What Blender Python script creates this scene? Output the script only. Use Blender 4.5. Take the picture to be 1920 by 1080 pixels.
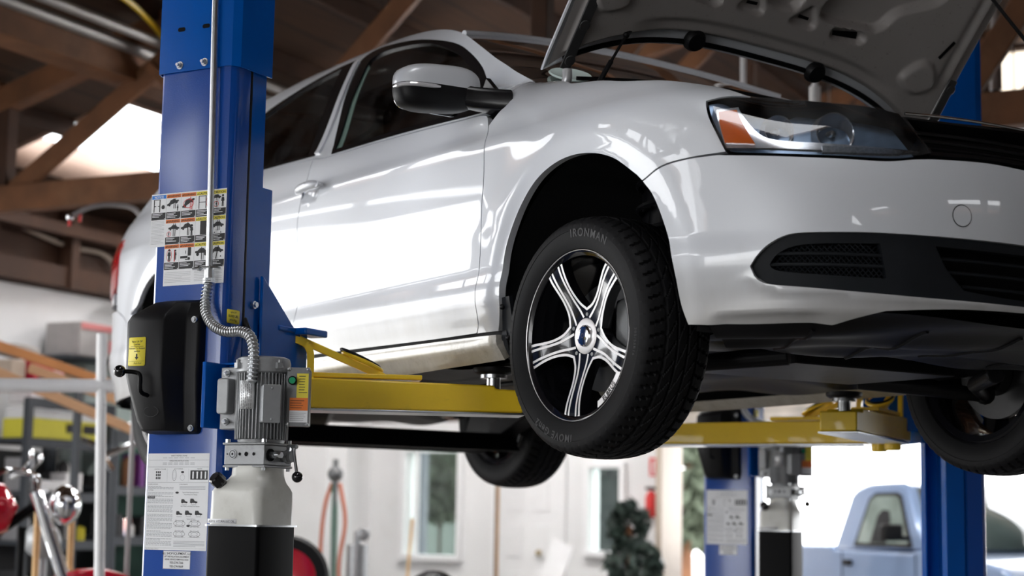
import bpy, bmesh, math, random
import numpy as np
from mathutils import Vector, Matrix
from mathutils.geometry import delaunay_2d_cdt

for o in list(bpy.data.objects): bpy.data.objects.remove(o, do_unlink=True)
SC = bpy.context.scene
COL = SC.collection
R = math.radians
rnd = random.Random(7)

# ------------------------------------------------------------------ camera
FLOOR_TO_CAR = 1.56          # height of the raised car's own ground plane above the shop floor
CAM = Vector((3.65165, -3.56440, -0.24128 + FLOOR_TO_CAR))
_yaw, _pitch, _roll = 2.542340, 0.132175, 0.0164355
_F = Vector((math.cos(_pitch)*math.cos(_yaw), math.cos(_pitch)*math.sin(_yaw), math.sin(_pitch)))
_R = _F.cross(Vector((0, 0, 1))).normalized(); _U = _R.cross(_F)
_R2 = _R*math.cos(_roll) + _U*math.sin(_roll); _U2 = -_R*math.sin(_roll) + _U*math.cos(_roll)
cd = bpy.data.cameras.new('camera'); cam = bpy.data.objects.new('camera', cd); COL.objects.link(cam)
cam.matrix_world = Matrix(((_R2.x, _U2.x, -_F.x, CAM.x), (_R2.y, _U2.y, -_F.y, CAM.y), (_R2.z, _U2.z, -_F.z, CAM.z), (0, 0, 0, 1)))
cd.sensor_width = 36.0; cd.lens = 3299.6/1920*36.0
cd.clip_start = .05; cd.clip_end = 300
cd.dof.use_dof = True; cd.dof.focus_distance = 4.75; cd.dof.aperture_fstop = 2.6
SC.camera = cam

# ------------------------------------------------------------------ world and light
wd = bpy.data.worlds.new('sky'); SC.world = wd; wd.use_nodes = True
nt = wd.node_tree; nt.nodes.clear()
wo = nt.nodes.new('ShaderNodeOutputWorld'); bg = nt.nodes.new('ShaderNodeBackground')
sk = nt.nodes.new('ShaderNodeTexSky'); sk.sky_type = 'HOSEK_WILKIE'; sk.turbidity = 6; sk.ground_albedo = .5
sk.sun_direction = Vector((math.cos(R(215))*.5, math.sin(R(215))*.5, .8)).normalized()
mx = nt.nodes.new('ShaderNodeMix'); mx.data_type = 'RGBA'; mx.inputs[0].default_value = .75
mx.inputs[7].default_value = (1, 1, 1, 1)
nt.links.new(sk.outputs[0], mx.inputs[6]); nt.links.new(mx.outputs[2], bg.inputs[0])
bg.inputs[1].default_value = 5.6
nt.links.new(bg.outputs[0], wo.inputs[0])
SC.view_settings.view_transform = 'Standard'; SC.view_settings.look = 'None'
SC.view_settings.exposure = 0.55; SC.view_settings.gamma = 1.0
SC.view_settings.use_curve_mapping = False

# building frame: u runs towards the far wall, v towards the left wall, origin under the camera
BAZ = R(118.5)
def bw(u, v, z=0.0):
    return Vector((CAM.x + u*math.cos(BAZ) - v*math.sin(BAZ), CAM.y + u*math.sin(BAZ) + v*math.cos(BAZ), z))
BM = Matrix.Translation((CAM.x, CAM.y, 0)) @ Matrix.Rotation(BAZ, 4, 'Z')   # local x = u, y = v
def area(name, u, v, z, sx, sy, power, col, rot):
    ld = bpy.data.lights.new(name, 'AREA'); ld.shape = 'RECTANGLE'; ld.size = sx; ld.size_y = sy
    ld.energy = power; ld.color = col
    o = bpy.data.objects.new(name, ld); COL.objects.link(o)
    o.matrix_world = BM @ Matrix.Translation((u, v, z)) @ rot
    return o
# portals: daylight reaches the shop through the open side doors, street door, far opening and roof lights
for nm_, u_, v_, z_, sx_, sy_, rot_ in (('daylight_side_doors', 3.0, 9.42, 1.68, 6.8, 3.3, Matrix.Rotation(R(-90), 4, 'X')),
        ('daylight_street_door', -7.15, 4.1, 1.65, 3.3, 6.6, Matrix.Rotation(R(-90), 4, 'Y')), ('daylight_far_opening', 15.3, 1.3, 1.05, 2.1, 9.7, Matrix.Rotation(R(90), 4, 'Y'))):
    pl = area(nm_, u_, v_, z_, sx_, sy_, 1, (1, 1, 1), rot_); pl.data.cycles.is_portal = True

# ------------------------------------------------------------------ materials
MATS = {}
def mat(name, col, rough=.5, metal=0., var=.06, scale=14., bump=0., bscale=60., coat=0., crough=.03, spec=.5, trans=0., ior=1.45, alpha=1., emis=None, estr=0., dirt=None, sub=None):
    if name in MATS: return MATS[name]
    m = bpy.data.materials.new(name); m.use_nodes = True; n = m.node_tree; b = n.nodes['Principled BSDF']
    b.inputs['Roughness'].default_value = rough; b.inputs['Metallic'].default_value = metal
    b.inputs['Specular IOR Level'].default_value = spec; b.inputs['Coat Weight'].default_value = coat; b.inputs['Coat Roughness'].default_value = crough
    b.inputs['IOR'].default_value = ior; b.inputs['Transmission Weight'].default_value = trans; b.inputs['Alpha'].default_value = alpha
    if emis: b.inputs['Emission Color'].default_value = (*emis, 1); b.inputs['Emission Strength'].default_value = estr
    tc = n.nodes.new('ShaderNodeTexCoord'); nz = n.nodes.new('ShaderNodeTexNoise'); nz.inputs['Scale'].default_value = scale; nz.inputs['Detail'].default_value = 6
    n.links.new(tc.outputs['Object'], nz.inputs['Vector'])
    mp = n.nodes.new('ShaderNodeMapRange'); mp.inputs[3].default_value = 1-var*2; mp.inputs[4].default_value = 1+var*2
    n.links.new(nz.outputs[0], mp.inputs[0])
    mm = n.nodes.new('ShaderNodeMix'); mm.data_type = 'RGBA'; mm.blend_type = 'MULTIPLY'; mm.inputs[0].default_value = 1
    mm.inputs[6].default_value = (*col, 1); n.links.new(mp.outputs[0], mm.inputs[7])
    out = mm.outputs[2]
    if dirt:   # (colour, noise scale, low, high, amount)
        dc, dsx, lo, hi, am = dirt
        z2 = n.nodes.new('ShaderNodeTexNoise'); z2.inputs['Scale'].default_value = dsx; z2.inputs['Detail'].default_value = 8; z2.inputs['Roughness'].default_value = .7
        n.links.new(tc.outputs['Object'], z2.inputs['Vector'])
        m2 = n.nodes.new('ShaderNodeMapRange'); m2.inputs[1].default_value = lo; m2.inputs[2].default_value = hi; m2.inputs[4].default_value = am
        n.links.new(z2.outputs[0], m2.inputs[0])
        m3 = n.nodes.new('ShaderNodeMix'); m3.data_type = 'RGBA'; n.links.new(m2.outputs[0], m3.inputs[0]); n.links.new(out, m3.inputs[6]); m3.inputs[7].default_value = (*dc, 1)
        out = m3.outputs[2]
    n.links.new(out, b.inputs['Base Color'])
    if bump:
        nb = n.nodes.new('ShaderNodeTexNoise'); nb.inputs['Scale'].default_value = bscale; nb.inputs['Detail'].default_value = 3
        n.links.new(tc.outputs['Object'], nb.inputs['Vector'])
        bp_ = n.nodes.new('ShaderNodeBump'); bp_.inputs['Strength'].default_value = bump; bp_.inputs['Distance'].default_value = .002
        n.links.new(nb.outputs[0], bp_.inputs['Height']); n.links.new(bp_.outputs[0], b.inputs['Normal'])
    MATS[name] = m; return m
def stripes(name, c1, c2, scale, axis='X', rough=.6, sharp=.45, stretch=(1, 1, 1), metal=0.):
    "boards or slats: a wave across one axis plus grain noise"
    if name in MATS: return MATS[name]
    m = bpy.data.materials.new(name); m.use_nodes = True; n = m.node_tree; b = n.nodes['Principled BSDF']; b.inputs['Roughness'].default_value = rough; b.inputs['Metallic'].default_value = metal
    tc = n.nodes.new('ShaderNodeTexCoord'); wv = n.nodes.new('ShaderNodeTexWave'); wv.bands_direction = axis; wv.inputs['Scale'].default_value = scale; wv.wave_profile = 'SAW'
    wv.inputs['Distortion'].default_value = 0
    n.links.new(tc.outputs['Object'], wv.inputs['Vector'])
    mr = n.nodes.new('ShaderNodeMapRange'); mr.inputs[1].default_value = 0; mr.inputs[2].default_value = sharp; n.links.new(wv.outputs[1], mr.inputs[0])
    mp = n.nodes.new('ShaderNodeMapping'); mp.inputs['Scale'].default_value = stretch; n.links.new(tc.outputs['Object'], mp.inputs[0])
    nz = n.nodes.new('ShaderNodeTexNoise'); nz.inputs['Scale'].default_value = 6; nz.inputs['Detail'].default_value = 8; n.links.new(mp.outputs[0], nz.inputs['Vector'])
    mr2 = n.nodes.new('ShaderNodeMapRange'); mr2.inputs[3].default_value = .55; mr2.inputs[4].default_value = 1.45; n.links.new(nz.outputs[0], mr2.inputs[0])
    a = n.nodes.new('ShaderNodeMix'); a.data_type = 'RGBA'; a.inputs[6].default_value = (*c2, 1); a.inputs[7].default_value = (*c1, 1); n.links.new(mr.outputs[0], a.inputs[0])
    c = n.nodes.new('ShaderNodeMix'); c.data_type = 'RGBA'; c.blend_type = 'MULTIPLY'; c.inputs[0].default_value = 1; n.links.new(a.outputs[2], c.inputs[6]); n.links.new(mr2.outputs[0], c.inputs[7])
    n.links.new(c.outputs[2], b.inputs['Base Color']); MATS[name] = m; return m

PAINT = mat('silver_car_paint', (.68, .705, .75), .42, .12, .015, 3, coat=1., dirt=((.30, .27, .22), 90, .66, .80, .5))
PAINT_LOW = mat('dusty_floor_tinted_paint', (.62, .60, .55), .38, .25, .05, 5, coat=.6, dirt=((.22, .19, .14), 30, .5, .75, .55))
BLACKP = mat('black_plastic', (.006, .006, .007), .45, 0, .1, 30, bump=.1, bscale=400, spec=.28)
GRILLEP = mat('grille_plastic', (.010, .012, .015), .55, 0, .1, 30, bump=.2, bscale=500, spec=.25)
SATIN = mat('satin_black_trim', (.006, .006, .007), .25, 0, .05, spec=.4)
BLACK = mat('black_paint', (.003, .003, .0035), .5, 0, .1, spec=.1)
DARKU = mat('underbody_black', (.004, .004, .005), .45, .0, .5, 6, bump=.6, bscale=12, spec=.25)
CHROME = mat('chrome', (.85, .86, .88), .08, 1, .02)
STEEL = mat('zinc_steel', (.62, .64, .66), .28, 1, .08, 40)
ALU = mat('cast_aluminium', (.36, .37, .38), .42, .55, .08, 30, bump=.25, bscale=160, dirt=((.1, .1, .1), 25, .55, .8, .35))
ALUD = mat('dark_cast_aluminium', (.20, .205, .21), .45, .5, .1, 30, bump=.25, bscale=160)
MACH = mat('machined_alloy', (.80, .78, .78), .42, .85, .03)
RUBBER = mat('tyre_rubber', (.006, .006, .0068), .6, 0, .12, 30, bump=.15, bscale=300, spec=.22)
RUBBERL = mat('tyre_lettering', (.045, .045, .047), .5, 0, .1, spec=.4)
BLUE = mat('blue_lift_paint', (.0, .060, .34), .3, 0, .05, 6, spec=.3, coat=1., bump=.22, bscale=260, crough=.14)
BLUEG = mat('blue_gloss_paint', (.0, .092, .43), .2, 0, .04, 6, spec=.4, bump=.1, bscale=120)
YELLOW = mat('yellow_lift_paint', (.98, .66, .03), .33, 0, .05, 8, coat=.35, bump=.15, bscale=90, dirt=((.30, .22, .06), 18, .62, .8, .3))
def add_dust_and_floor_tint(m, z0, z1, amt, col):
    n = m.node_tree; b = n.nodes['Principled BSDF']; src = b.inputs['Base Color'].links[0].from_socket; tc = n.nodes.new('ShaderNodeTexCoord'); sp = n.nodes.new('ShaderNodeSeparateXYZ'); n.links.new(tc.outputs['Object'], sp.inputs[0])
    mp = n.nodes.new('ShaderNodeMapping'); mp.inputs['Scale'].default_value = (6, 6, 1.2); n.links.new(tc.outputs['Object'], mp.inputs[0]); nz = n.nodes.new('ShaderNodeTexNoise'); nz.inputs['Scale'].default_value = 3; nz.inputs['Detail'].default_value = 8; n.links.new(mp.outputs[0], nz.inputs['Vector'])
    ad = n.nodes.new('ShaderNodeMath'); ad.operation = 'MULTIPLY_ADD'; ad.inputs[1].default_value = .10; n.links.new(nz.outputs[0], ad.inputs[0]); n.links.new(sp.outputs[2], ad.inputs[2])
    mr = n.nodes.new('ShaderNodeMapRange'); mr.inputs[1].default_value = z0; mr.inputs[2].default_value = z1; mr.inputs[3].default_value = amt; mr.inputs[4].default_value = 0; n.links.new(ad.outputs[0], mr.inputs[0])
    mx_ = n.nodes.new('ShaderNodeMix'); mx_.data_type = 'RGBA'; n.links.new(mr.outputs[0], mx_.inputs[0]); n.links.new(src, mx_.inputs[6]); mx_.inputs[7].default_value = (*col, 1); n.links.new(mx_.outputs[2], b.inputs['Base Color'])
add_dust_and_floor_tint(PAINT, .30, .47, .55, (.33, .30, .25)); add_dust_and_floor_tint(PAINT_LOW, .24, .34, .7, (.26, .22, .15))  # lower body beige: real dust plus the floor's reflection painted into the colour
WHITEP = mat('white_label', (.80, .81, .83), .45, 0, .02)
INK = mat('label_ink', (.02, .02, .022), .6, 0, .02)
GREYINK = mat('grey_label_print', (.33, .34, .36), .6, 0, .02)
ORANGEL = mat('orange_label', (.80, .20, .03), .5, 0, .02)
YELLOWL = mat('yellow_label', (.80, .68, .06), .45, 0, .02)
REDL = mat('red_print', (.65, .03, .03), .5, 0, .02)
BLUEL = mat('blue_label', (.03, .22, .68), .5, 0, .02)
def glassy(name, tint, rough=.0, ior=1.5, haze=0.):
    "thin pane: tinted see-through plus a Fresnel reflection, slightly smudged"
    m = bpy.data.materials.new(name); m.use_nodes = True; n = m.node_tree; n.nodes.clear(); o = n.nodes.new('ShaderNodeOutputMaterial')
    t = n.nodes.new('ShaderNodeBsdfTransparent'); t.inputs[0].default_value = (*tint, 1); g = n.nodes.new('ShaderNodeBsdfGlossy'); g.inputs['Roughness'].default_value = rough; g.inputs[0].default_value = (1, 1, 1, 1)
    fr = n.nodes.new('ShaderNodeFresnel'); fr.inputs[0].default_value = ior; mx_ = n.nodes.new('ShaderNodeMixShader'); n.links.new(fr.outputs[0], mx_.inputs[0]); n.links.new(t.outputs[0], mx_.inputs[1]); n.links.new(g.outputs[0], mx_.inputs[2])
    d = n.nodes.new('ShaderNodeBsdfDiffuse'); d.inputs[0].default_value = (.6, .62, .64, 1); nz = n.nodes.new('ShaderNodeTexNoise'); nz.inputs['Scale'].default_value = 7; nz.inputs['Detail'].default_value = 7; tc = n.nodes.new('ShaderNodeTexCoord'); n.links.new(tc.outputs['Object'], nz.inputs['Vector'])
    mr = n.nodes.new('ShaderNodeMapRange'); mr.inputs[1].default_value = .4; mr.inputs[2].default_value = .8; mr.inputs[4].default_value = haze; n.links.new(nz.outputs[0], mr.inputs[0]); m2 = n.nodes.new('ShaderNodeMixShader'); n.links.new(mr.outputs[0], m2.inputs[0]); n.links.new(mx_.outputs[0], m2.inputs[1]); n.links.new(d.outputs[0], m2.inputs[2]); n.links.new(m2.outputs[0], o.inputs[0]); MATS[name] = m; return m
GLASS = glassy('tinted_glass', (.14, .15, .14), ior=1.42, haze=.03)
WGLASS = glassy('windscreen_glass', (.42, .52, .48), ior=1.5, haze=.03)
LENS = glassy('clear_lens', (.93, .95, .97), ior=1.55, haze=.10)
PANE = glassy('window_pane', (.85, .9, .88), ior=1.45, haze=.05)
AMBER = mat('amber_reflector', (.85, .16, .012), .25, 0, .06, coat=.8)

# ------------------------------------------------------------------ mesh builder
class B:
    def __init__(s): s.v = []; s.f = []; s.mi = []; s.M = Matrix.Identity(4); s.m = 0
    def add(s, vs, fs, m=None):
        k = len(s.v); M = s.M
        s.v += [tuple(M @ Vector(p)) for p in vs]; s.f += [tuple(i+k for i in f) for f in fs]
        s.mi += [s.m if m is None else m]*len(fs); return s
    def box(s, c, d, rot=None, m=None):
        vs = []
        for x in (-.5, .5):
            for y in (-.5, .5):
                for z in (-.5, .5):
                    p = Vector((x*d[0], y*d[1], z*d[2]))
                    if rot is not None: p = rot @ p
                    vs.append(p + Vector(c))
        return s.add(vs, [(0, 1, 3, 2), (4, 6, 7, 5), (0, 4, 5, 1), (2, 3, 7, 6), (0, 2, 6, 4), (1, 5, 7, 3)], m)
    def bar(s, a, b, w, h, up=(0, 0, 1), m=None):
        a = Vector(a); b = Vector(b); d = (b-a); L = d.length; d.normalize()
        x = d.cross(Vector(up)); x = x.normalized() if x.length > 1e-5 else Vector((1, 0, 0)); z = x.cross(d)
        rot = Matrix((x, d, z)).transposed()
        return s.box((a+b)/2, (w, L, h), rot, m)
    def tube(s, pts, r, n=12, cap=True, m=None, closed=False, r2=None):
        pts = [Vector(p) for p in pts]; N = len(pts)
        rs = r if isinstance(r, (list, tuple)) else [r]*N
        tan = []
        for i in range(N):
            a = pts[(i-1) % N] if (closed or i > 0) else pts[i]; b = pts[(i+1) % N] if (closed or i < N-1) else pts[i]
            t = (b-a); tan.append(t.normalized() if t.length > 1e-9 else Vector((0, 0, 1)))
        up = Vector((0, 0, 1)) if abs(tan[0].z) < .9 else Vector((1, 0, 0))
        x = tan[0].cross(up).normalized(); vs = []
        for i in range(N):
            t = tan[i]; x = (x - t*x.dot(t)).normalized(); y = t.cross(x)
            for k in range(n):
                a = 2*math.pi*k/n; vs.append(pts[i] + x*math.cos(a)*rs[i] + y*math.sin(a)*rs[i])
        fs = []
        for i in range(N if closed else N-1):
            for k in range(n):
                j = (i+1) % N; fs.append((i*n+k, i*n+(k+1) % n, j*n+(k+1) % n, j*n+k))
        if cap and not closed: fs += [tuple(range(n-1, -1, -1)), tuple(range((N-1)*n, N*n))]
        return s.add(vs, fs, m)
    def lathe(s, prof, n=32, frame=None, m=None, a0=0, a1=2*math.pi):
        "prof: (radius, height) pairs, revolved about local z of frame"
        fr = frame or Matrix.Identity(4); vs = []; full = abs(a1-a0-2*math.pi) < 1e-6; K = n if full else n+1
        for (r, h) in prof:
            for k in range(K):
                a = a0 + (a1-a0)*k/n; vs.append(fr @ Vector((r*math.cos(a), r*math.sin(a), h)))
        fs = []
        for i in range(len(prof)-1):
            for k in range(n):
                k2 = (k+1) % K; fs.append((i*K+k, i*K+k2, (i+1)*K+k2, (i+1)*K+k))
        return s.add(vs, fs, m)
    def cyl(s, a, b, r, n=16, r2=None, m=None):
        return s.tube([a, b], [r, r if r2 is None else r2], n, m=m)
    def prism(s, poly, h0, h1, frame=None, m=None):
        "poly in the local xy plane of frame, extruded along z"
        fr = frame or Matrix.Identity(4); n = len(poly)
        A = sum(poly[i][0]*poly[(i+1) % n][1]-poly[(i+1) % n][0]*poly[i][1] for i in range(n))
        if A < 0: poly = poly[::-1]
        vs = [fr @ Vector((x, y, h0)) for x, y in poly] + [fr @ Vector((x, y, h1)) for x, y in poly]
        fs = [tuple(range(n-1, -1, -1)), tuple(range(n, 2*n))] + [(i, (i+1) % n, n+(i+1) % n, n+i) for i in range(n)]
        return s.add(vs, fs, m)
    def sphere(s, c, r, n=16, m=None, sc=(1, 1, 1)):
        vs = []; k = n//2
        for i in range(k+1):
            t = math.pi*i/k
            for j in range(n):
                a = 2*math.pi*j/n; vs.append((c[0]+r*sc[0]*math.sin(t)*math.cos(a), c[1]+r*sc[1]*math.sin(t)*math.sin(a), c[2]+r*sc[2]*math.cos(t)))
        fs = [(i*n+j, (i+1)*n+j, (i+1)*n+(j+1) % n, i*n+(j+1) % n) for i in range(k) for j in range(n)]
        return s.add(vs, fs, m)
    def obj(s, name, mats, parent=None, ang=32, bevel=0, seg=2, solid=0, merge=False):
        me = bpy.data.meshes.new(name); me.from_pydata(s.v, [], s.f)
        for m_ in (mats if isinstance(mats, (list, tuple)) else [mats]): me.materials.append(m_)
        if len(me.polygons) == len(s.mi): me.polygons.foreach_set('material_index', s.mi)
        if merge:
            bm = bmesh.new(); bm.from_mesh(me); bmesh.ops.remove_doubles(bm, verts=bm.verts, dist=1e-5); bmesh.ops.recalc_face_normals(bm, faces=bm.faces); bm.to_mesh(me); bm.free()
        me.validate(); me.shade_smooth(); me.set_sharp_from_angle(angle=R(ang))
        o = bpy.data.objects.new(name, me); COL.objects.link(o)
        if parent is not None: o.parent = parent
        if solid: d = o.modifiers.new('solid', 'SOLIDIFY'); d.thickness = solid; d.offset = -1
        if bevel:
            d = o.modifiers.new('bevel', 'BEVEL'); d.width = bevel; d.segments = seg; d.limit_method = 'ANGLE'; d.angle_limit = R(35); d.harden_normals = False
        return o
def thing(name, label, cat, loc=(0, 0, 0), rz=0., group=None, M=None):
    o = bpy.data.objects.new(name, None); COL.objects.link(o); o.empty_display_size = .1
    if M is not None: o.matrix_world = M
    else: o.location = loc; o.rotation_euler = (0, 0, rz)
    o['label'] = label; o['category'] = cat
    if group: o['group'] = group
    return o
def tag(o, label, cat, group=None):
    o['label'] = label; o['category'] = cat
    if group: o['group'] = group
    return o
def struct(o): o['kind'] = 'structure'; return o
def plab(o, label): o['label'] = label; return o

_txt = {}
def text_geo(body, size, bold=.0, shear=0., align='LEFT', spacing=1.0):
    k = (body, size, bold, shear, align, spacing)
    if k in _txt: return _txt[k]
    cu = bpy.data.curves.new('t', 'FONT'); cu.body = body; cu.size = size; cu.offset = bold; cu.shear = shear; cu.align_x = align; cu.space_character = spacing; cu.resolution_u = 3
    o = bpy.data.objects.new('t', cu); COL.objects.link(o); dg = bpy.context.evaluated_depsgraph_get(); e = o.evaluated_get(dg); me = e.to_mesh()
    vs = [tuple(v.co) for v in me.vertices]; fs = [tuple(p.vertices) for p in me.polygons]; e.to_mesh_clear()
    bpy.data.objects.remove(o); bpy.data.curves.remove(cu)
    _txt[k] = (vs, fs); return vs, fs
def add_text(b, body, size, frame, m=None, **kw):
    vs, fs = text_geo(body, size, **kw); b.add([frame @ Vector(v) for v in vs], fs, m)
def rrect(w, h, r, n=4, cx=0, cy=0):
    pts = []
    for (sx, sy, a0) in ((1, 1, 0), (-1, 1, 90), (-1, -1, 180), (1, -1, 270)):
        for i in range(n+1):
            a = R(a0+90*i/n); pts.append((cx+sx*(w/2-r)+r*math.cos(a), cy+sy*(h/2-r)+r*math.sin(a)))
    return pts
def copy_tree(o, parent=None, **ov):
    c = o.copy(); COL.objects.link(c)
    if parent is not None: c.parent = parent
    for ch in [x for x in bpy.data.objects if x.parent == o]: copy_tree(ch, c)
    for k, v in ov.items(): c[k] = v
    return c
def FR(x, y, z, o):
    "frame matrix from three axis vectors and an origin"
    return Matrix(((x[0], y[0], z[0], o[0]), (x[1], y[1], z[1], o[1]), (x[2], y[2], z[2], o[2]), (0, 0, 0, 1)))
# ------------------------------------------------------------------ car body surface: s runs round the plan outline from the nose, z is height
# ---- plan outline of the body (right half), arc length s from the nose ----
def _plan():
    W=.885;pts=[]
    xc,xf,e=.12,.875,2.55
    for t in np.linspace(0,1,200):
        a=t*np.pi/2
        x=xc+(xf-xc)*np.cos(a)**(2/e);y=W*np.sin(a)**(2/e);pts.append((x,y))
    for x in np.linspace(xc,-2.75,120)[1:]: pts.append((x,W))
    xc,xf,e=-2.75,-3.80,3.4
    for t in np.linspace(1,0,200)[1:]:
        a=t*np.pi/2
        x=xc+(xf-xc)*np.cos(a)**(2/e);y=W*np.sin(a)**(2/e);pts.append((x,y))
    p=np.array(pts)
    bar=1-.012*((p[:,0]+1.1)/1.3)**2*(np.abs(p[:,0]+1.1)<9)
    p[:,1]*=np.clip(bar,.93,1)
    s=np.concatenate([[0],np.cumsum(np.hypot(*np.diff(p,axis=0).T))])
    S=np.linspace(0,s[-1],1200)
    x=np.interp(S,s,p[:,0]);y=np.interp(S,s,p[:,1])
    k=np.ones(15)/15
    def sm(v,sym):
        l=(v[7:0:-1]*sym if sym==-1 else v[7:0:-1]);r=(v[-2:-9:-1]*sym if sym==-1 else v[-2:-9:-1])
        return np.convolve(np.concatenate([l,v,r]),k,'valid')
    x=sm(x,1);y=sm(y,-1)
    tx=np.gradient(x,S);ty=np.gradient(y,S);L=np.hypot(tx,ty)
    return S,x,y,ty/L,-tx/L   # outward normal (right side mirrored as +y here)
PS,PX,PY,PNX,PNY=_plan()
def ss(a,b,x):
    t=np.clip((x-a)/(b-a),0,1);return t*t*(3-2*t)
def curve(tab,x):
    t=np.array(tab,float);X=t[:,0];Y=t[:,1]
    # monotone-ish cubic hermite
    d=np.diff(Y)/np.diff(X);m=np.concatenate([[d[0]],(d[1:]+d[:-1])/2,[d[-1]]])
    for i in range(1,len(X)-1):
        if d[i-1]*d[i]<=0:m[i]=0
        else:m[i]=2*d[i-1]*d[i]/(d[i-1]+d[i])
    x=np.clip(np.asarray(x,float),X[0],X[-1]);i=np.clip(np.searchsorted(X,x)-1,0,len(X)-2)
    h=X[i+1]-X[i];t=(x-X[i])/h
    return (2*t**3-3*t**2+1)*Y[i]+(t**3-2*t**2+t)*h*m[i]+(-2*t**3+3*t**2)*Y[i+1]+(t**3-t**2)*h*m[i+1]
SIDE=[(.10,.12),(.17,.075),(.215,.045),(.245,.034),(.285,.030),(.34,.016),(.375,.006),(.40,.004),(.46,.012),(.56,.010),(.68,.003),(.79,.000),(.825,.002),(.86,.014),(.93,.036),(.97,.056),(1.0,.075),(1.20,.170),(1.30,.228),(1.36,.272),(1.40,.312),(1.43,.36),(1.45,.42)]
FRONT=[(.10,.16),(.20,.105),(.230,.064),(.262,.026),(.30,.019),(.34,.012),(.42,.002),(.50,.0),(.57,.003),(.62,.013),(.66,.028),(.72,.062),(.78,.105),(.84,.17),(.90,.27)]
REAR=[(.10,.16),(.20,.09),(.28,.03),(.40,.0),(.52,.0),(.60,.02),(.66,.04),(.85,.06),(.97,.09),(1.02,.13),(1.1,.2)]
def ztop(x): return curve([(-4,1.03),(-2.9,1.03),(-.46,2.0),(-.40,1.02),(-.2,.985),(.0,.955),(.2,.915),(.35,.875),(.5,.83),(.7,.77),(.9,.73)],x)
def P(s,z):
    s=np.asarray(s,float);z=np.asarray(z,float)
    sg=np.where(s<0,-1.,1.);s=np.abs(s)
    x=np.interp(s,PS,PX);y=np.interp(s,PS,PY);nx=np.interp(s,PS,PNX);ny=np.interp(s,PS,PNY)
    L=np.hypot(nx,ny);nx=nx/L;ny=ny/L
    wf=ss(.25,.8,nx);wr=ss(.35,.9,-nx)
    o=curve(SIDE,z)*(1-wf-wr)+curve(FRONT,z)*wf+curve(REAR,z)*wr
    # fender shoulder
    inf=ss(-.60,-.42,x)*(1-wf)
    zt=ztop(np.maximum(x,-.39));u=np.clip((z-(zt-.13))/.13,0,.995)
    o=o*(1-inf*ss(.80,.9,z))+inf*ss(.80,.9,z)*.02 + inf*.15*(1-np.sqrt(1-u*u))
    # wheel arch flares
    for ax in(.015,-2.651):
        d=np.hypot(x-ax,z-.350)
        o=o-.010*ss(.56,.40,d)*ss(.15,.35,z)*(np.abs(x-ax)<.6) + .005*ss(.43,.37,d)
    X=x-nx*o;Y=y-ny*o
    return np.stack([X,-Y*sg,z+0*X],-1)
def N(s,z,h=.004):
    a=P(s+h,z)-P(s-h,z);b=P(s,z+h)-P(s,z-h)
    n=np.cross(a,b);n/=np.linalg.norm(n,axis=-1,keepdims=True)
    # outward
    x=np.interp(np.abs(s),PS,PNX);y=-np.interp(np.abs(s),PS,PNY)*np.where(s<0,-1.,1.)
    sg=np.sign(n[...,0]*x+n[...,1]*y);sg=np.where(sg==0,1,sg)
    return n*sg[...,None]
def s_of_x(x): # side region
    i=np.where(PX<=x)[0][0];return float(np.interp(-x,-PX,PS))
def cr(pts, n=6, closed=False):
    "Catmull-Rom through 2D/3D points"
    P_ = [Vector(p) for p in pts]; N = len(P_); out = []
    for i in range(N if closed else N-1):
        p0 = P_[(i-1) % N] if (closed or i > 0) else P_[0]*2-P_[1]; p1 = P_[i]; p2 = P_[(i+1) % N]; p3 = P_[(i+2) % N] if (closed or i+2 < N) else P_[-1]*2-P_[-2]
        for k in range(n):
            t = k/n; out.append(.5*((2*p1)+(p2-p0)*t+(2*p0-5*p1+4*p2-p3)*t*t+(3*p1-p0-3*p2+p3)*t**3))
    if not closed: out.append(P_[-1])
    return out
def outline(pts, step=.012):
    "closed outline; a point with a third value is a corner, the rest are passed smoothly"
    N = len(pts); cs = [i for i, p in enumerate(pts) if len(p) > 2]
    if not cs: seg = [cr([Vector(p[:2]) for p in pts], 8, True) + [Vector(pts[0][:2])]]
    else:
        seg = []
        for a, i in enumerate(cs):
            j = cs[(a+1) % len(cs)]; k = [i]
            while True:
                k.append((k[-1]+1) % N)
                if k[-1] == j: break
            q = [Vector(pts[t][:2]) for t in k]; seg.append(cr(q, 8) if len(q) > 2 else q)
    out = []
    for q in seg:
        d = [0]
        for a, b in zip(q, q[1:]): d.append(d[-1]+(b-a).length)
        n = max(1, int(math.ceil(d[-1]/step))); X = np.linspace(0, d[-1], n+1)[:-1]
        xs = np.interp(X, d, [p.x for p in q]); ys = np.interp(X, d, [p.y for p in q]); out += list(zip(xs, ys))
    return np.array(out)
def inset(poly, g):
    n = len(poly); A = np.sum(poly[:, 0]*np.roll(poly[:, 1], -1)-np.roll(poly[:, 0], -1)*poly[:, 1]); sgn = 1 if A > 0 else -1
    d = np.roll(poly, -1, 0)-poly; d /= np.linalg.norm(d, axis=1)[:, None]+1e-12; nr = np.stack([-d[:, 1], d[:, 0]], 1)*sgn
    m = nr+np.roll(nr, 1, 0); c = 1+np.sum(nr*np.roll(nr, 1, 0), 1); m = m/np.maximum(c, .35)[:, None]
    return poly+m*g
def inpoly(pt, poly):
    x, y = pt[:, 0], pt[:, 1]; c = np.zeros(len(pt), bool); a = poly; b = np.roll(poly, -1, 0)
    for (x1, y1), (x2, y2) in zip(a, b):
        t = ((y1 > y) != (y2 > y))
        with np.errstate(divide='ignore', invalid='ignore'): xi = (x2-x1)*(y-y1)/(y2-y1)+x1
        c ^= t & (x < xi)
    return c
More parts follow.
